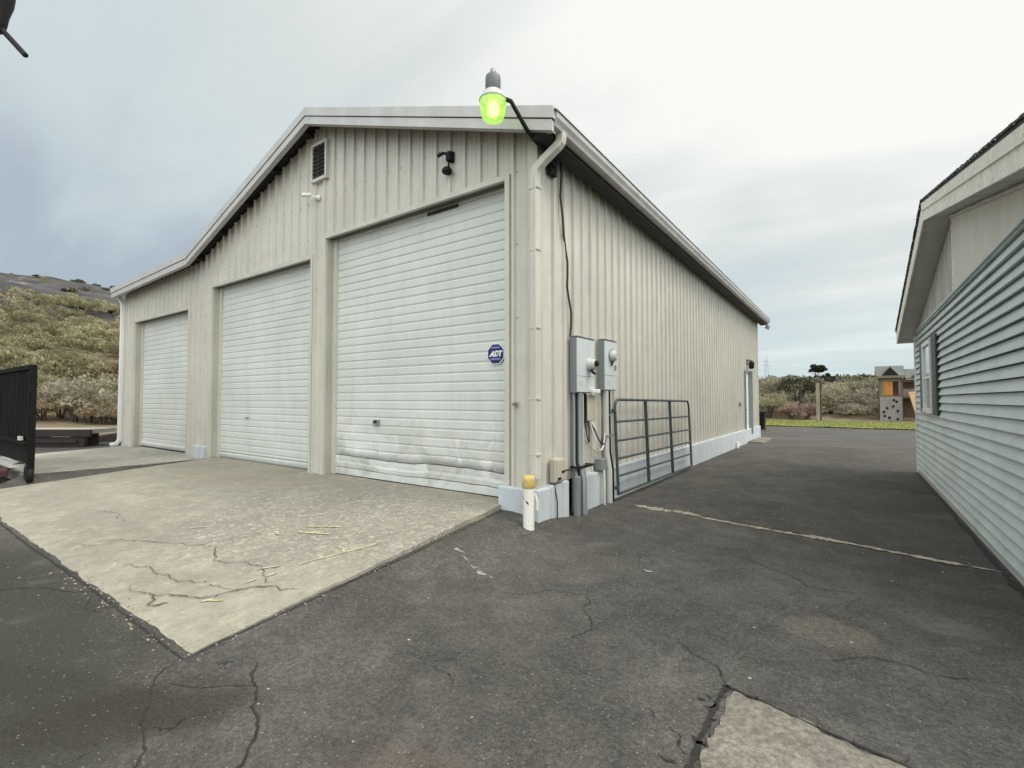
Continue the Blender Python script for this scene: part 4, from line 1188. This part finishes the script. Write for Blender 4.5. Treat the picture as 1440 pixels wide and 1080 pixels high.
for z, hw, hd in ((.06, .21, .22), (.95, .27, .30)):
    vs += [(-.8 - hw, 23.8 - hd, z), (-.8 + hw, 23.8 - hd, z), (-.8 + hw, 23.8 + hd, z), (-.8 - hw, 23.8 + hd, z)]
m.add(vs, [(0, 3, 2, 1), (0, 1, 5, 4), (1, 2, 6, 5), (2, 3, 7, 6), (3, 0, 4, 7), (4, 5, 6, 7)]); m.build('bin_body', BLACK, wb)
m = MB(); m.box((-1.09, 23.47, .952), (-.51, 24.12, 1.0), ch=.015); m.prism([(23.5, 1.0), (24.1, 1.0), (24.1, 1.12)], 'x', -1.06, -.54); m.build('lid', BLACK, wb)
for x in (-1.04, -.60):
    m = MB(); m.lathe([(.09, -.025), (.1, -.015), (.1, .015), (.09, .025)], (x, 24.02, .1), 14, Matrix.Rotation(R(90), 3, 'Y')); m.build('wheel', BLACK, wb)
settle(wb)

# ================================================================== the neighbouring house (right)
HX = 4.48; PY = 4.0; HN, HF = -1.0, 9.0
def hz(y): return 4.30 - .238 * abs(y - PY)       # soffit line
house = thing('sided_house', 'house with pale blue lap siding and a white-fascia gable', 'house', (8.5, 4.0, 0))
m = MB()
EXP = .125; z = .10; k = 0
while z < 3.16:
    zt = min(z + EXP, 3.17)
    n = 24
    for i in range(n):
        ya, yb = HN + (HF - HN) * i / n, HN + (HF - HN) * (i + 1) / n
        w0 = .003 * mnoise.noise((ya * .8, z * 5, 0)); w1 = .003 * mnoise.noise((yb * .8, z * 5, 0))
        t0, t1 = min(zt, max(z + .01, hz(ya))), min(zt, max(z + .01, hz(yb)))
        m.quad((HX - .034 + w0, ya, z + w0), (HX + .006, ya, t0 - .009), (HX + .006, yb, t1 - .009), (HX - .034 + w1, yb, z + w1))
        m.quad((HX - .034 + w0, ya, z + w0), (HX - .034 + w1, yb, z + w1), (HX + .06, yb, z + w1 + .010), (HX + .06, ya, z + w0 + .010))
    z += EXP; k += 1
m.build('siding_wall', SIDING, house, fix=False)
m = MB(); m.quad((HX + .002, HF, .0), (14.5, HF, 0), (14.5, HF, 3.1), (HX + .002, HF, 3.1)); m.quad((HX + .002, HN, .0), (14.5, HN, 0), (14.5, HN, 3.1), (HX + .002, HN, 3.1)); m.quad((14.5, HN, 0), (14.5, HF, 0), (14.5, HF, 3.1), (14.5, HN, 3.1)); m.build('rear_wall', SIDING, house)
m = MB(); m.box((HX + .01, HN, -.05), (HX + .05, HF, .12)); m.box((HX - .012, HN, -.05), (HX + .01, HF, .085)); m.build('skirting', SOFFW, house)
m = MB(); m.box((HX - .045, HF - .01, .02), (HX + .06, HF + .045, 3.10)); m.box((HX - .03, HF + .046, 0.02), (HX + .06, HF + .05, 3.0)); m.build('corner_board', WHITE, house)
# gable: grooved grey boards on the far half, smooth white panel on the near half, trim between
m = MB(); m.prism([(HF, 3.10), (HF - .3, 3.165), (3.875, 3.165), (3.875, 4.28)], 'x', HX + .002, HX + .03)
for k in range(24):
    y = 4.05 + k * .2
    zt = hz(y) - .02
    if zt > 3.2: m.box((HX - .004, y, 3.18), (HX + .002, y + .03, zt))
m.build('gable_boards', GABLEG, house)
m = MB(); m.prism([(3.80, 3.185), (HN, 3.185), (HN, hz(HN) - .0 + .09), (3.80, 4.235)], 'x', HX - .03, HX + .02); m.build('gable_panel', GABLEW, house)
m = MB(); m.box((HX - .034, 3.80, 3.20), (HX - .0, 3.875, 4.25)); m.build('gable_trim', FASCIA, house)
m = MB()
m.box((HX - .036, HN, 3.150), (HX + .0, HF - .32, 3.182)); m.build('siding_cap', SIDING, house)
# roof
OV = .30; EF, EN = 9.46, -1.46
def rt(y): return hz(y) + .245
m = MB()
m.prism([(EF, rt(EF)), (PY, rt(PY)), (EN, rt(EN)), (EN, rt(EN) + .035), (PY, rt(PY) + .035), (EF, rt(EF) + .035)], 'x', HX - OV - .035, 14.9)
for (a_, b_) in ((EN, PY), (PY, EF)):      # curling edge of the shingle courses along the rake
    n_ = 70
    for k in range(n_):
        ya, yb = a_ + (b_ - a_) * k / n_, a_ + (b_ - a_) * (k + 1) / n_
        e0 = .006 * mnoise.noise((ya * 4, 1, 0)); h0 = .012 + .012 * mnoise.noise((k * 1.7, 3, 0))
        m.add([(HX - OV - .048 + e0, ya, rt(ya) + .028), (HX - OV - .048 + e0, yb, rt(yb) + .028), (HX - OV - .048 + e0, yb, rt(yb) + .037 + h0), (HX - OV - .048 + e0, ya, rt(ya) + .037 + h0), (HX - OV + .3, yb, rt(yb) + .0355), (HX - OV + .3, ya, rt(ya) + .0355)], [(0, 1, 2, 3), (3, 2, 4, 5)])
ro = m.build('roof', SHINGLE, house)
m = MB()
m.prism([(EF, hz(EF) - .02), (EF, rt(EF) - .002), (PY, rt(PY) - .002), (PY, hz(PY) - .02)], 'x', HX - OV - .02, HX - OV)
m.prism([(PY, hz(PY) - .02), (PY, rt(PY) - .002), (EN, rt(EN) - .002), (EN, hz(EN) - .02)], 'x', HX - OV - .02, HX - OV)
m.prism([(PY, hz(PY) + .13), (PY, rt(PY) - .004), (EN, rt(EN) - .004), (EN, hz(EN) + .13)], 'x', HX - OV - .036, HX - OV - .0205)
m.box((HX - OV, EF - .02, hz(EF) - .02), (14.8, EF, rt(EF) - .003))
m.build('fascia', FASCIA, house)
m = MB()
for a, b in ((EF - .021, PY), (PY, EN)):
    m.prism([(a, hz(a) + .0), (b, hz(b) + .0), (b, hz(b) + .012), (a, hz(a) + .012)], 'x', HX - OV, HX + .12)
for k in range(10):
    y = EN + .6 + k * 1.05
    m.box((HX - OV + .004, y, hz(y) - .004), (HX - .03, y + .008, hz(y) - .0005))
m.box((HX + .12, HF + .05, hz(EF) + .0), (14.6, EF - .022, hz(EF) + .012))
m.build('soffit', SOFFW, house)
m = MB(); m.tube([(HX - .05, 3.75, hz(3.75) - .035), (HX - .05, 1.4, hz(1.4) - .035), (HX - .05, HN, hz(HN) - .035)], .02, 8); m.build('soffit_moulding', SOFFW, house)
# window with two dark shutters
w0, w1, wz0, wz1 = 6.12, 7.28, 1.40, 2.74
wf = MB()
fx0, fx1 = HX - .075, HX - .01
wf.box((fx0, w0, wz0), (fx1, w0 + .07, wz1)); wf.box((fx0, w1 - .07, wz0), (fx1, w1, wz1)); wf.box((fx0, w0 + .07, wz1 - .07), (fx1, w1 - .07, wz1)); wf.box((fx0 - .02, w0 + .07, wz0), (fx1, w1 - .07, wz0 + .08)); wf.box((fx0 + .015, w0 + .07, 2.04), (fx1, w1 - .07, 2.09))
wo = wf.build('window', WHITE, house)
m = MB(); m.box((HX - .045, w0 + .07, wz0 + .08), (HX - .035, w1 - .07, wz1 - .07)); m.build('pane', GLASS, wo)
for a, b in ((w0 - .58, w0 - .03), (w1 + .03, w1 + .58)):
    m = MB(); m.box((HX - .055, a, wz0 - .02), (HX - .027, b, wz1 + .03), ch=.004)
    for k in range(15): 
        z = wz0 + .07 + k * .084
        m.quad((HX - .062, a + .06, z), (HX - .062, b - .06, z), (HX - .0555, b - .06, z + .05), (HX - .0555, a + .06, z + .05))
    m.build('shutter', SHUTTER, house)
settle(house)

# ================================================================== left: trailer, deck, timber
tr = thing('steel_trailer', 'black steel trailer with a ribbed side and dark red bumper at left', 'trailer', (-10.8, -3.0, .2))
x0, x1 = -12.9, -9.36
YT = -3.0
m = MB()
def ttop(x): return 2.30
m.box((x0, YT - .01, .86), (x1 - .02, YT + .03, 2.22))
for k in range(14):
    x = x0 + .12 + k * .24
    m.prism([(x, YT - .01), (x + .03, YT - .03), (x + .11, YT - .03), (x + .14, YT - .01)], 'z', .90, 2.20)
m.build('side_panel', TRAILER, tr)
m = MB(); m.box((x0, YT - .06, 2.221), (x1 + .0, YT + .05, 2.31), ch=.008); m.build('top_rail', TRAILER, tr)
m = MB(); m.box((x1 - .02, YT - .05, .30), (x1 + .04, YT + .05, 2.22), ch=.008)
for z in (.75, 1.2, 1.65, 2.05): m.box((x1 + .01, YT - .065, z), (x1 + .055, YT - .045, z + .12), ch=.004)
m.build('corner_post', TRAILER, tr)
m = MB(); m.box((x0, YT - .09, .80), (x1 - .022, YT + .02, .859), ch=.006); m.build('mid_rail', TRAILER, tr)
m = MB(); m.box((x0, YT - .0, .42), (x1 - .40, YT + .03, .80)); m.box((x1 - .34, YT - .02, .34), (x1 - .03, YT + .04, .80)); m.build('apron_panel', TRAILER, tr)
m = MB(); m.box((x1 - .50, YT - .11, .87), (x1 - .28, YT - .06, .95), ch=.01); m.build('reflector', LGREY, tr)
m = MB(); m.box((x0, YT - .22, .36), (x1 - .35, YT - .01, .40)); m.build('step_plate', LGREY, tr)
m = MB(); m.box((x0, YT - .40, .20), (x1 - .32, YT - .24, .34), ch=.012); m.tube([(x1 - .6, YT - .3, .3), (x1 - .6, YT, .42)], .04, 8); m.build('bumper', MAROON, tr)
m = MB(); m.box((x1 - .50, YT - .43, .19), (x1 - .28, YT - .402, .33), ch=.01); m.build('tail_light', REDLENS, tr)
m = MB(); m.lathe([(.12, -.05), (.19, -.04), (.19, .04), (.12, .05)], (x1 - .12, YT + .0, .25), 18, Matrix.Rotation(R(90), 3, 'X')); m.build('jack_wheel', BLACK, tr)
settle(tr)
dk = thing('loading_deck', 'low concrete-topped platform with rusty steel edge behind the trailer', 'platform', (-18.3, .2, 0))
a, b = Vector((-20.6, -2.4, 0)), Vector((-17.55, -.22, 0))
u = (b - a).normalized(); nrm = Vector((-u.y, u.x, 0))
def qd(m, s0, s1, t0, t1, z0, z1):
    P = [a + u * s + nrm * t for s, t in ((s0, t0), (s1, t0), (s1, t1), (s0, t1))]
    m.add([(*p.xy, z) for z in (z0, z1) for p in P], [(0, 3, 2, 1), (4, 5, 6, 7), (0, 1, 5, 4), (1, 2, 6, 5), (2, 3, 7, 6), (3, 0, 4, 7)])
Ld = (b - a).length
m = MB(); qd(m, -.2, Ld - .1, .02, 1.3, .50, .64); m.build('deck', PAD3, dk)
m = MB(); qd(m, -.2, Ld + .12, -.06, .018, .42, .655); qd(m, -.2, Ld - .1, -.02, .1, .0, .40); qd(m, -.2, Ld - .3, -.10, -.065, .22, .30); m.build('edge_beam', RUSTY, dk)
m = MB(); qd(m, 1.2, 1.4, .3, 1.2, -.05, .495); qd(m, 2.9, 3.1, .3, 1.2, -.05, .495); m.each('support', RUSTY, dk)
settle(dk)
m = MB()
m.tube([(-19.6, .3, .14), (-22, 2.2, .16), (-25.6, 5.0, .20)], .15, 4, poly=[(-.16, -.14), (.16, -.14), (.16, .14), (-.16, .14)], smooth=False)
tag(m.build('timber_beam', RUSTY), 'dark timber beam lying on the ground between platform and shed', 'timber')

# black fixture hanging into the top left corner, on a post outside the picture
hl = thing('hanging_lamp', 'black lamp hanging into view at the top left corner', 'lamp', (-2.95, -4.6, 0))
fwd = Vector((-math.sin(R(35.2)), math.cos(R(35.2)), 0)); rgt = Vector((math.cos(R(35.2)), math.sin(R(35.2)), 0))
def at(px, py, Z):
    d = fwd * math.cos(R(1.86)) + Vector((0, 0, math.sin(R(1.86))))
    up = rgt.cross(d)
    return CAMP + (d + rgt * (px - 720) / 676 - up * (py - 540) / 676) * Z
c = at(-6, -20, 4.0)
m = MB(); m.lathe([(.02, -.40), (.055, -.375), (.075, -.32), (.085, -.24), (.112, -.13), (.120, -.05), (.115, .25), (.06, .32)], c, 20); m.build('lamp_body', BLACK, hl)
m = MB(); m.lathe([(.1225, -.02), (.1225, .03)], c, 20); m.build('lamp_band', GREYMET, hl)
m = MB(); m.tube([at(3, 42, 4.0), at(36, 78, 4.0)], .021, 10); m.build('rod', BLACK, hl)
pb = c - rgt * .75
m = MB(); m.tube([(pb.x, pb.y, 0), (pb.x, pb.y, c.z + .6)], .05, 12); m.tube([(pb.x, pb.y, c.z + .55), (c.x, c.y, c.z + .55), (c.x, c.y, c.z + .28)], .03, 10); m.build('post', BLACK, hl)
hl.location = (pb.x, pb.y, 0)
settle(hl)

# ================================================================== vegetation
def bush_data(seed, r, h, n, cols, leaf=(.10, .22), wid=(.02, .045), lobes=14, low=0.0):
    g = np.random.default_rng(seed)
    # lobes sit on a dome
    L = []
    for k in range(lobes):
        a = g.uniform(0, 2 * np.pi); q = np.sqrt(g.uniform(0, 1)) * .78
        zz = h * (low + (1 - low) * np.sqrt(max(0, 1 - q * q)) * g.uniform(.35, .82))
        L.append((np.cos(a) * q * r, np.sin(a) * q * r, zz, g.uniform(.24, .42) * r))
    L = np.array(L)
    li = g.integers(0, lobes, n)
    d = g.normal(size=(n, 3)); d[:, 2] = np.abs(d[:, 2]) * .9 + .05 * g.normal(size=n); d /= np.linalg.norm(d, axis=1)[:, None]
    rad = L[li, 3] * (g.uniform(.55, 1.0, n) ** .5)
    c = L[li, :3] + d * rad[:, None] * np.array([1, 1, .85 * h / r if h < r else .9])
    c[:, 2] = np.maximum(c[:, 2], .03)
    ax = d * .7 + np.array([0, 0, .55]) + g.normal(size=(n, 3)) * .45
    ax /= np.linalg.norm(ax, axis=1)[:, None]
    sd = np.cross(ax, g.normal(size=(n, 3))); sd /= np.linalg.norm(sd, axis=1)[:, None]
    ln = g.uniform(*leaf, n)[:, None]; wd = g.uniform(*wid, n)[:, None]
    V = np.stack([c - sd * wd * .5, c + sd * wd * .5, c + ax * ln + sd * wd, c + ax * ln - sd * wd], 1)
    cols = np.array(cols)
    lc = cols[g.integers(0, len(cols), lobes)]
    C = lc[li] * g.uniform(.80, 1.18, (n, 1))
    return V.reshape(-1, 3), np.repeat(C, 4, 0)
def mesh_quads(name, V, Cc, mat):
    n = len(V) // 4
    me = bpy.data.meshes.new(name)
    me.vertices.add(len(V)); me.vertices.foreach_set('co', V.astype(np.float32).ravel())
    me.loops.add(n * 4); me.loops.foreach_set('vertex_index', np.arange(n * 4, dtype=np.int32))
    me.polygons.add(n); me.polygons.foreach_set('loop_start', np.arange(0, n * 4, 4, dtype=np.int32)); me.polygons.foreach_set('loop_total', np.full(n, 4, np.int32))
    at_ = me.attributes.new('Col', 'FLOAT_COLOR', 'POINT')
    at_.data.foreach_set('color', np.concatenate([Cc, np.ones((len(Cc), 1))], 1).astype(np.float32).ravel())
    me.update(); me.materials.append(mat)
    return me
OLIVE = [(0.331, 0.307, 0.178), (0.282, 0.265, 0.157), (0.384, 0.352, 0.211), (0.248, 0.231, 0.139), (0.363, 0.344, 0.222)]
TAN = [(0.373, 0.287, 0.183), (0.304, 0.234, 0.148), (0.408, 0.321, 0.199), (0.252, 0.192, 0.13)]
GREY = [(0.33, 0.294, 0.223), (0.276, 0.25, 0.187), (0.375, 0.339, 0.25), (0.223, 0.197, 0.152)]
PINK = [(0.349, 0.256, 0.202), (0.295, 0.217, 0.171), (0.38, 0.287, 0.225)]
DARK = [(.050, .052, .030), (.070, .066, .042), (.040, .038, .026), (.085, .075, .055)]
CONI = [(.022, .030, .018), (.030, .038, .022), (.040, .044, .028)]
def tz(x, y):
    return float(terr_z(np.array([[x]]), np.array([[y]]))[0, 0])
def place(variants, spots, name, label, cat, kind='stuff', group=None):
    if kind == 'stuff':
        Vs, Cs = [], []
        for (x, y, s, vi, rot, br) in spots:
            V, Cc = variants[vi]
            c_, s_ = math.cos(rot), math.sin(rot)
            Q = V * s
            Q = np.stack([Q[:, 0] * c_ - Q[:, 1] * s_ + x, Q[:, 0] * s_ + Q[:, 1] * c_ + y, Q[:, 2] + tz(x, y) - .05], 1)
            Vs.append(Q); Cs.append(np.clip(Cc * br, 0, 1))
        o = bpy.data.objects.new(name, mesh_quads(name, np.concatenate(Vs), np.concatenate(Cs), LEAF)); COL.objects.link(o)
        o['label'] = label; o['category'] = cat
        return setting(o, 'stuff')
CAMX, CAMY = CAMP.x, CAMP.y
def pxof(x, y):
    d = Vector((x - CAMX, y - CAMY, 0)); z = d.dot(fwd)
    return 720 + 676 * d.dot(rgt) / z if z > .5 else None
# --- hillside scrub (left)
var = [bush_data(100 + k, 1.0, random.uniform(.85, 1.15), 1500, OLIVE if k < 5 else (TAN if k < 7 else GREY), leaf=(.045, .12), wid=(.016, .034)) for k in range(9)]
spots = []
for _ in range(5200):
    x = -random.uniform(30.0, 82); y = random.uniform(-30, 42)
    p = pxof(x, y)
    if p is None or not (-120 < p < 235): continue
    d = -x
    s = random.choice((.7, .9, 1.1, 1.4, 1.7, 2.0)) * random.uniform(.9, 1.1)
    if d > 70 + 7 * mnoise.noise((y * .08, 0, 0)) and random.random() < .85: continue
    if any((x - q[0]) ** 2 + (y - q[1]) ** 2 < (.47 * (s + q[2])) ** 2 for q in spots): continue
    t = random.random()
    if d < 41: vi = random.choice((5, 6, 7, 8, 2))
    else: vi = random.choice((0, 1, 2, 3, 4, 0, 1, 2, 3, 4, 6, 8))
    spots.append((x, y, s, vi, random.uniform(0, 6.28), random.uniform(.78, 1.15)))
place(var, spots, 'hillside_scrub', 'olive and tan sagebrush covering the hillside below dark rock', 'scrub')
# sparse dark shrubs along the rock rim
vd_ = [bush_data(140 + k, 1.0, .9, 360, DARK[:2] + OLIVE[:1], leaf=(.2, .35), wid=(.04, .08)) for k in range(3)]
sp2 = []
for _ in range(150):
    x = -random.uniform(74, 112); y = random.uniform(-30, 45); p = pxof(x, y)
    if p is None or not (-100 < p < 230): continue
    sp2.append((x, y, random.uniform(.35, .95), random.randrange(3), random.uniform(0, 6), random.uniform(.8, 1.2)))
place(vd_, sp2, 'rim_scrub', 'sparse dark shrubs along the rocky rim of the hill', 'scrub')
# --- scrub belt behind the lawn
var2 = [bush_data(200 + k, 1.0, 1.0, 900, GREY if k % 2 else OLIVE[:3] + GREY[:2], leaf=(.08, .20), wid=(.022, .045)) for k in range(6)]
sp3 = []
for _ in range(1500):
    x = random.uniform(-14, 22); y = random.uniform(42.5, 66); p = pxof(x, y)
    if p is None or not (1030 < p < 1480): continue
    s = random.uniform(1.1, 1.9)
    if any((x - q[0]) ** 2 + (y - q[1]) ** 2 < (.5 * (s + q[2])) ** 2 for q in sp3): continue
    sp3.append((x, y, s * (1.0 if y < 50 else 1.15), random.randrange(6), random.uniform(0, 6), random.uniform(.75, 1.1)))
place(var2, sp3, 'scrub_belt', 'grey-green sagebrush belt beyond the lawn and playset', 'scrub')
vt = [bush_data(260 + k, 1.0, 1.5, 420, DARK + CONI, leaf=(.2, .4), wid=(.05, .1)) for k in range(3)]
sp4 = [(x_, y_, random.uniform(.9, 1.6), random.randrange(3), random.uniform(0, 6), random.uniform(.8, 1.3)) for x_, y_ in [(at(px, 560, Z).x, at(px, 560, Z).y) for px, Z in [(random.uniform(1060, 1320), random.uniform(72, 85)) for _ in range(60)]]]
place(vt, sp4, 'distant_treeline', 'row of dark distant shrubs along the skyline at right', 'trees')
# --- shrubs one can tell apart, each its own thing
def shrub(name, label, cat, px, Z, s, hgt, cols, seed, n=1500, leaf=(.10, .22), wid=(.015, .035), low=.0, stems=0, group=None):
    p = at(px, 560, Z); x, y = p.x, p.y
    V, Cc = bush_data(seed, s, hgt, n, cols, leaf, wid, 16, low)
    r = thing(name, label, cat, (x, y, tz(x, y)), 0, group)
    o = bpy.data.objects.new('foliage', mesh_quads('foliage', V, Cc, LEAF)); COL.objects.link(o); o.parent = r
    m = MB()
    for k in range(stems or 5):
        a_ = random.uniform(0, 6.28); q = random.uniform(.2, .6) * s
        m.tube([(math.cos(a_) * .08, math.sin(a_) * .08, -.05), (math.cos(a_) * q * .5, math.sin(a_) * q * .5, hgt * .35), (math.cos(a_) * q, math.sin(a_) * q, hgt * .75)], [.05 * s, .035 * s, .012], 6)
    m.build('stem', BARK, r)
    return r
shrub('dark_shrub', 'tall dark bare-stemmed shrub behind the lawn, left of the pale post', 'shrub', 1119, 41.5, 1.9, 3.5, DARK + GREY[:1], 301, 2600, low=.35, stems=14)
shrub('round_shrub', 'pinkish tan low mound below the dark shrub, left one of the pair', 'shrub', 1113, 39.5, 1.15, 1.35, PINK, 302, 1500)
shrub('round_shrub', 'pinkish tan low mound just left of the pale post', 'shrub', 1135, 39.5, 1.10, 1.30, PINK, 303, 1500)
shrub('round_shrub', 'small tan mound midway between pale post and playset', 'shrub', 1196, 41, .9, 1.15, PINK + TAN, 304, 1200)
shrub('round_shrub', 'large olive sagebrush at the far shed corner', 'shrub', 1082, 41, 1.9, 2.5, OLIVE, 305, 2200)
shrub('round_shrub', 'grey sagebrush right behind the pale post', 'shrub', 1168, 42, 1.7, 2.4, GREY, 306, 2000)
shrub('round_shrub', 'dark brown shrub close to the left side of the playset', 'shrub', 1221, 41.5, 1.4, 2.0, DARK + GREY, 307, 1800)
for i, (px, Z, s, h) in enumerate([(62, 25.0, 1.0, 1.25), (86, 26, 1.2, 1.6), (106, 25.5, 1.0, 1.2), (126, 25.6, 1.0, 1.15), (147, 25.4, 1.0, 1.15), (165, 25.8, 1.1, 1.35)]):
    shrub('roadside_shrub', 'tan brown shrub at the foot of the hill between trailer and shed', 'shrub', px, Z, s, h, TAN + GREY[:2] + ([OLIVE[0]] if i % 2 else []), 330 + i, 3200, leaf=(.05, .12), wid=(.012, .026), group='shrubs at the foot of the hill')
# juniper on the skyline
pj = at(1150, 560, 58); jz = tz(pj.x, pj.y)
jt = thing('juniper_tree', 'single dark rounded tree on the skyline above the pale post', 'tree', (pj.x, pj.y, jz))
V, Cc = bush_data(401, .85, 1.25, 2200, CONI + DARK, (.12, .28), (.03, .06), 14, .0)
V2, C2 = bush_data(402, .80, .85, 1600, CONI + DARK, (.12, .26), (.03, .06), 14, .0)
V2[:, 2] *= -1
V = np.concatenate([V, V2]); Cc = np.concatenate([Cc, C2])
V[:, 2] += 4.62 - jz
o = bpy.data.objects.new('crown', mesh_quads('crown', V, Cc, LEAF)); COL.objects.link(o); o.parent = jt
th = 4.7 - jz
m = MB(); m.tube([(0, 0, -.1), (.08, 0, th * .35), (-.02, .05, th * .7), (.05, .0, th)], [.17, .14, .10, .05], 8)
for k in range(6):
    a_ = k * 1.05; m.tube([(.0, 0, th * .75 + .08 * k), (math.cos(a_) * .35, math.sin(a_) * .35, th * .9 + .1 * k), (math.cos(a_) * .7, math.sin(a_) * .7, th + .12 * k)], [.05, .035, .015], 6)
m.build('trunk', BARK, jt)
# pale wooden post with a dark cable box
pq = at(1150, 560, 37.5)
po = thing('wooden_post', 'pale weathered post standing on the lawn edge before the scrub', 'post', (pq.x, pq.y, 0))
m = MB(); m.box((-.12, -.12, -.05), (.12, .12, 2.95), ch=.02); m.build('post', TIMBER, po)
m = MB(); m.box((.125, -.10, 2.5), (.30, .10, 3.0), ch=.02); m.tube([(.2, 0, 2.5), (.2, 0, 1.2), (.18, 0, 0)], .06, 8); m.build('cable_box', BARK, po)
# lattice tower far off
pt = at(1079, 560, 300)
lt_ = thing('lattice_tower', 'faint pale lattice tower on the horizon beyond the shed corner', 'tower', (pt.x, pt.y, tz(pt.x, pt.y)))
m = MB()
H_ = 27 - tz(pt.x, pt.y)
for sx, sy in ((1, 1), (1, -1), (-1, 1), (-1, -1)):
    m.tube([(sx * 2.0, sy * 2.0, 0), (sx * .5, sy * .5, H_)], .22, 4)
for k in range(9):
    z0 = H_ * k / 9; z1 = H_ * (k + 1) / 9; a0 = 2 - 1.5 * k / 9; a1 = 2 - 1.5 * (k + 1) / 9
    m.tube([(-a0, -a0, z0), (a1, -a1, z1)], .12, 4); m.tube([(a0, -a0, z0), (-a1, -a1, z1)], .12, 4)
m.tube([(-2.6, 0, H_ * .80), (2.6, 0, H_ * .80)], .15, 4); m.tube([(-2, 0, H_ * .93), (2, 0, H_ * .93)], .15, 4); m.tube([(0, 0, H_), (0, 0, H_ + 3)], .15, 4)
m.build('lattice', TOWERM, lt_)

# ================================================================== playset
pb_ = at(1237, 560, 36.5)
ps = thing('wooden_playset', 'wooden playset tower with grey climbing board and peach slide', 'playset', (pb_.x, pb_.y, 0), R(0))
def part(nm, m, mt, parent=ps, each=False):
    m.v = [(x_ * .80, y_ * .80, z_) for x_, y_, z_ in m.v]
    return m.each(nm, mt, parent) if each else m.build(nm, mt, parent)
for u_, v_ in ((.05, .05), (1.65, .05), (.05, 1.6), (1.65, 1.6), (3.5, .1), (3.5, 1.5)):
    m = MB(); m.box((u_ - .07, v_ - .07, -.03), (u_ + .07, v_ + .07, 3.30), ch=.01); part('post', m, CEDAR)
m = MB(); m.box((.0, -.06, .02), (1.66, -.02, 1.86)); cb = part('climbing_board', m, CLIMB)
m = MB()
for (u_, z_) in ((.35, .42), (.55, 1.02), (1.25, 1.50), (1.32, .80), (1.30, .20), (1.05, 1.62), (.30, .72), (.7, .30), (1.0, 1.15)):
    m.lathe([(.085, 0), (.10, .04), (.06, .09)], (u_, -.06, z_), 8, Matrix.Rotation(R(90), 3, 'X'))
part('climbing_hold', m, BLACK, cb, True)
m = MB(); m.box((-.05, .0, 1.86), (1.75, 1.65, 1.95)); m.box((1.75, .1, 1.75), (3.6, 1.6, 1.85)); part('deck', m, CEDAR)
m = MB(); m.box((.30, .06, 1.96), (1.0, .10, 3.02)); m.box((.30, .055, 2.0), (.33, .059, 3.0))
for k in range(6): m.box((.345 + k * .11, .045, 1.98), (.435 + k * .11, .059, 3.0 - abs(k - 2.5) * .05))
part('slat_panel', m, HONEY)
m = MB(); m.box((-.02, 1.5, 1.95), (1.72, 1.56, 3.3)); m.box((1.72, 1.45, .3), (3.5, 1.5, 3.2)); m.box((1.66, .0, .05), (1.7, 1.5, 1.85)); part('back_boards', m, CEDAR)
m = MB(); m.box((-.05, .01, 1.96), (.29, .05, 3.3)); m.box((1.42, .01, 1.96), (1.72, .05, 3.3)); m.box((.29, .01, 3.03), (1.42, .05, 3.35)); m.box((1.75, .06, 1.86), (3.5, .10, 2.45)); m.box((1.75, .05, 2.95), (3.55, .10, 3.18)); part('wall_boards', m, WEATH)
def proof(m, u0, u1, z0, z1):
    m.prism([(-.35, z0), (-.35, z0 + .07), (.8, z1), (1.95, z0 + .07), (1.95, z0), (.8, z1 - .10)], 'x', u0, u1)
m = MB(); proof(m, -.28, 1.88, 3.38, 4.22); proof(m, 1.90, 3.75, 3.18, 3.95); part('roof', m, PLAYROOF)
m = MB()
for (uc, zc) in ((.80, 3.45), (2.95, 3.25)):
    m.prism([(uc - .62, zc), (uc, zc + .62), (uc + .62, zc), (uc + .62, zc + .08), (uc, zc + .72), (uc - .62, zc + .08)], 'y', -.42, .4)
part('dormer', m, PLAYROOF)
m = MB()
for (uc, zc) in ((.80, 3.45), (2.95, 3.25)): m.prism([(uc - .58, zc), (uc + .58, zc), (uc, zc + .60)], 'y', -.36, .2)
part('dormer_opening', m, BLACK)
m = MB(); m.box((-.3, -.37, 3.28), (1.9, -.33, 3.45)); m.box((1.9, -.37, 3.08), (3.75, -.33, 3.24)); part('eave_board', m, WEATH)
m = MB(); m.prism([(2.08, 2.22), (3.3, 2.25), (3.4, .0), (2.70, .12)], 'y', -.9, -.8); m.prism([(2.04, 2.22), (2.12, 2.22), (2.74, .12), (2.66, .12)], 'y', -1.05, -.7); part('slide', m, PEACH)
bpy.context.view_layer.update()
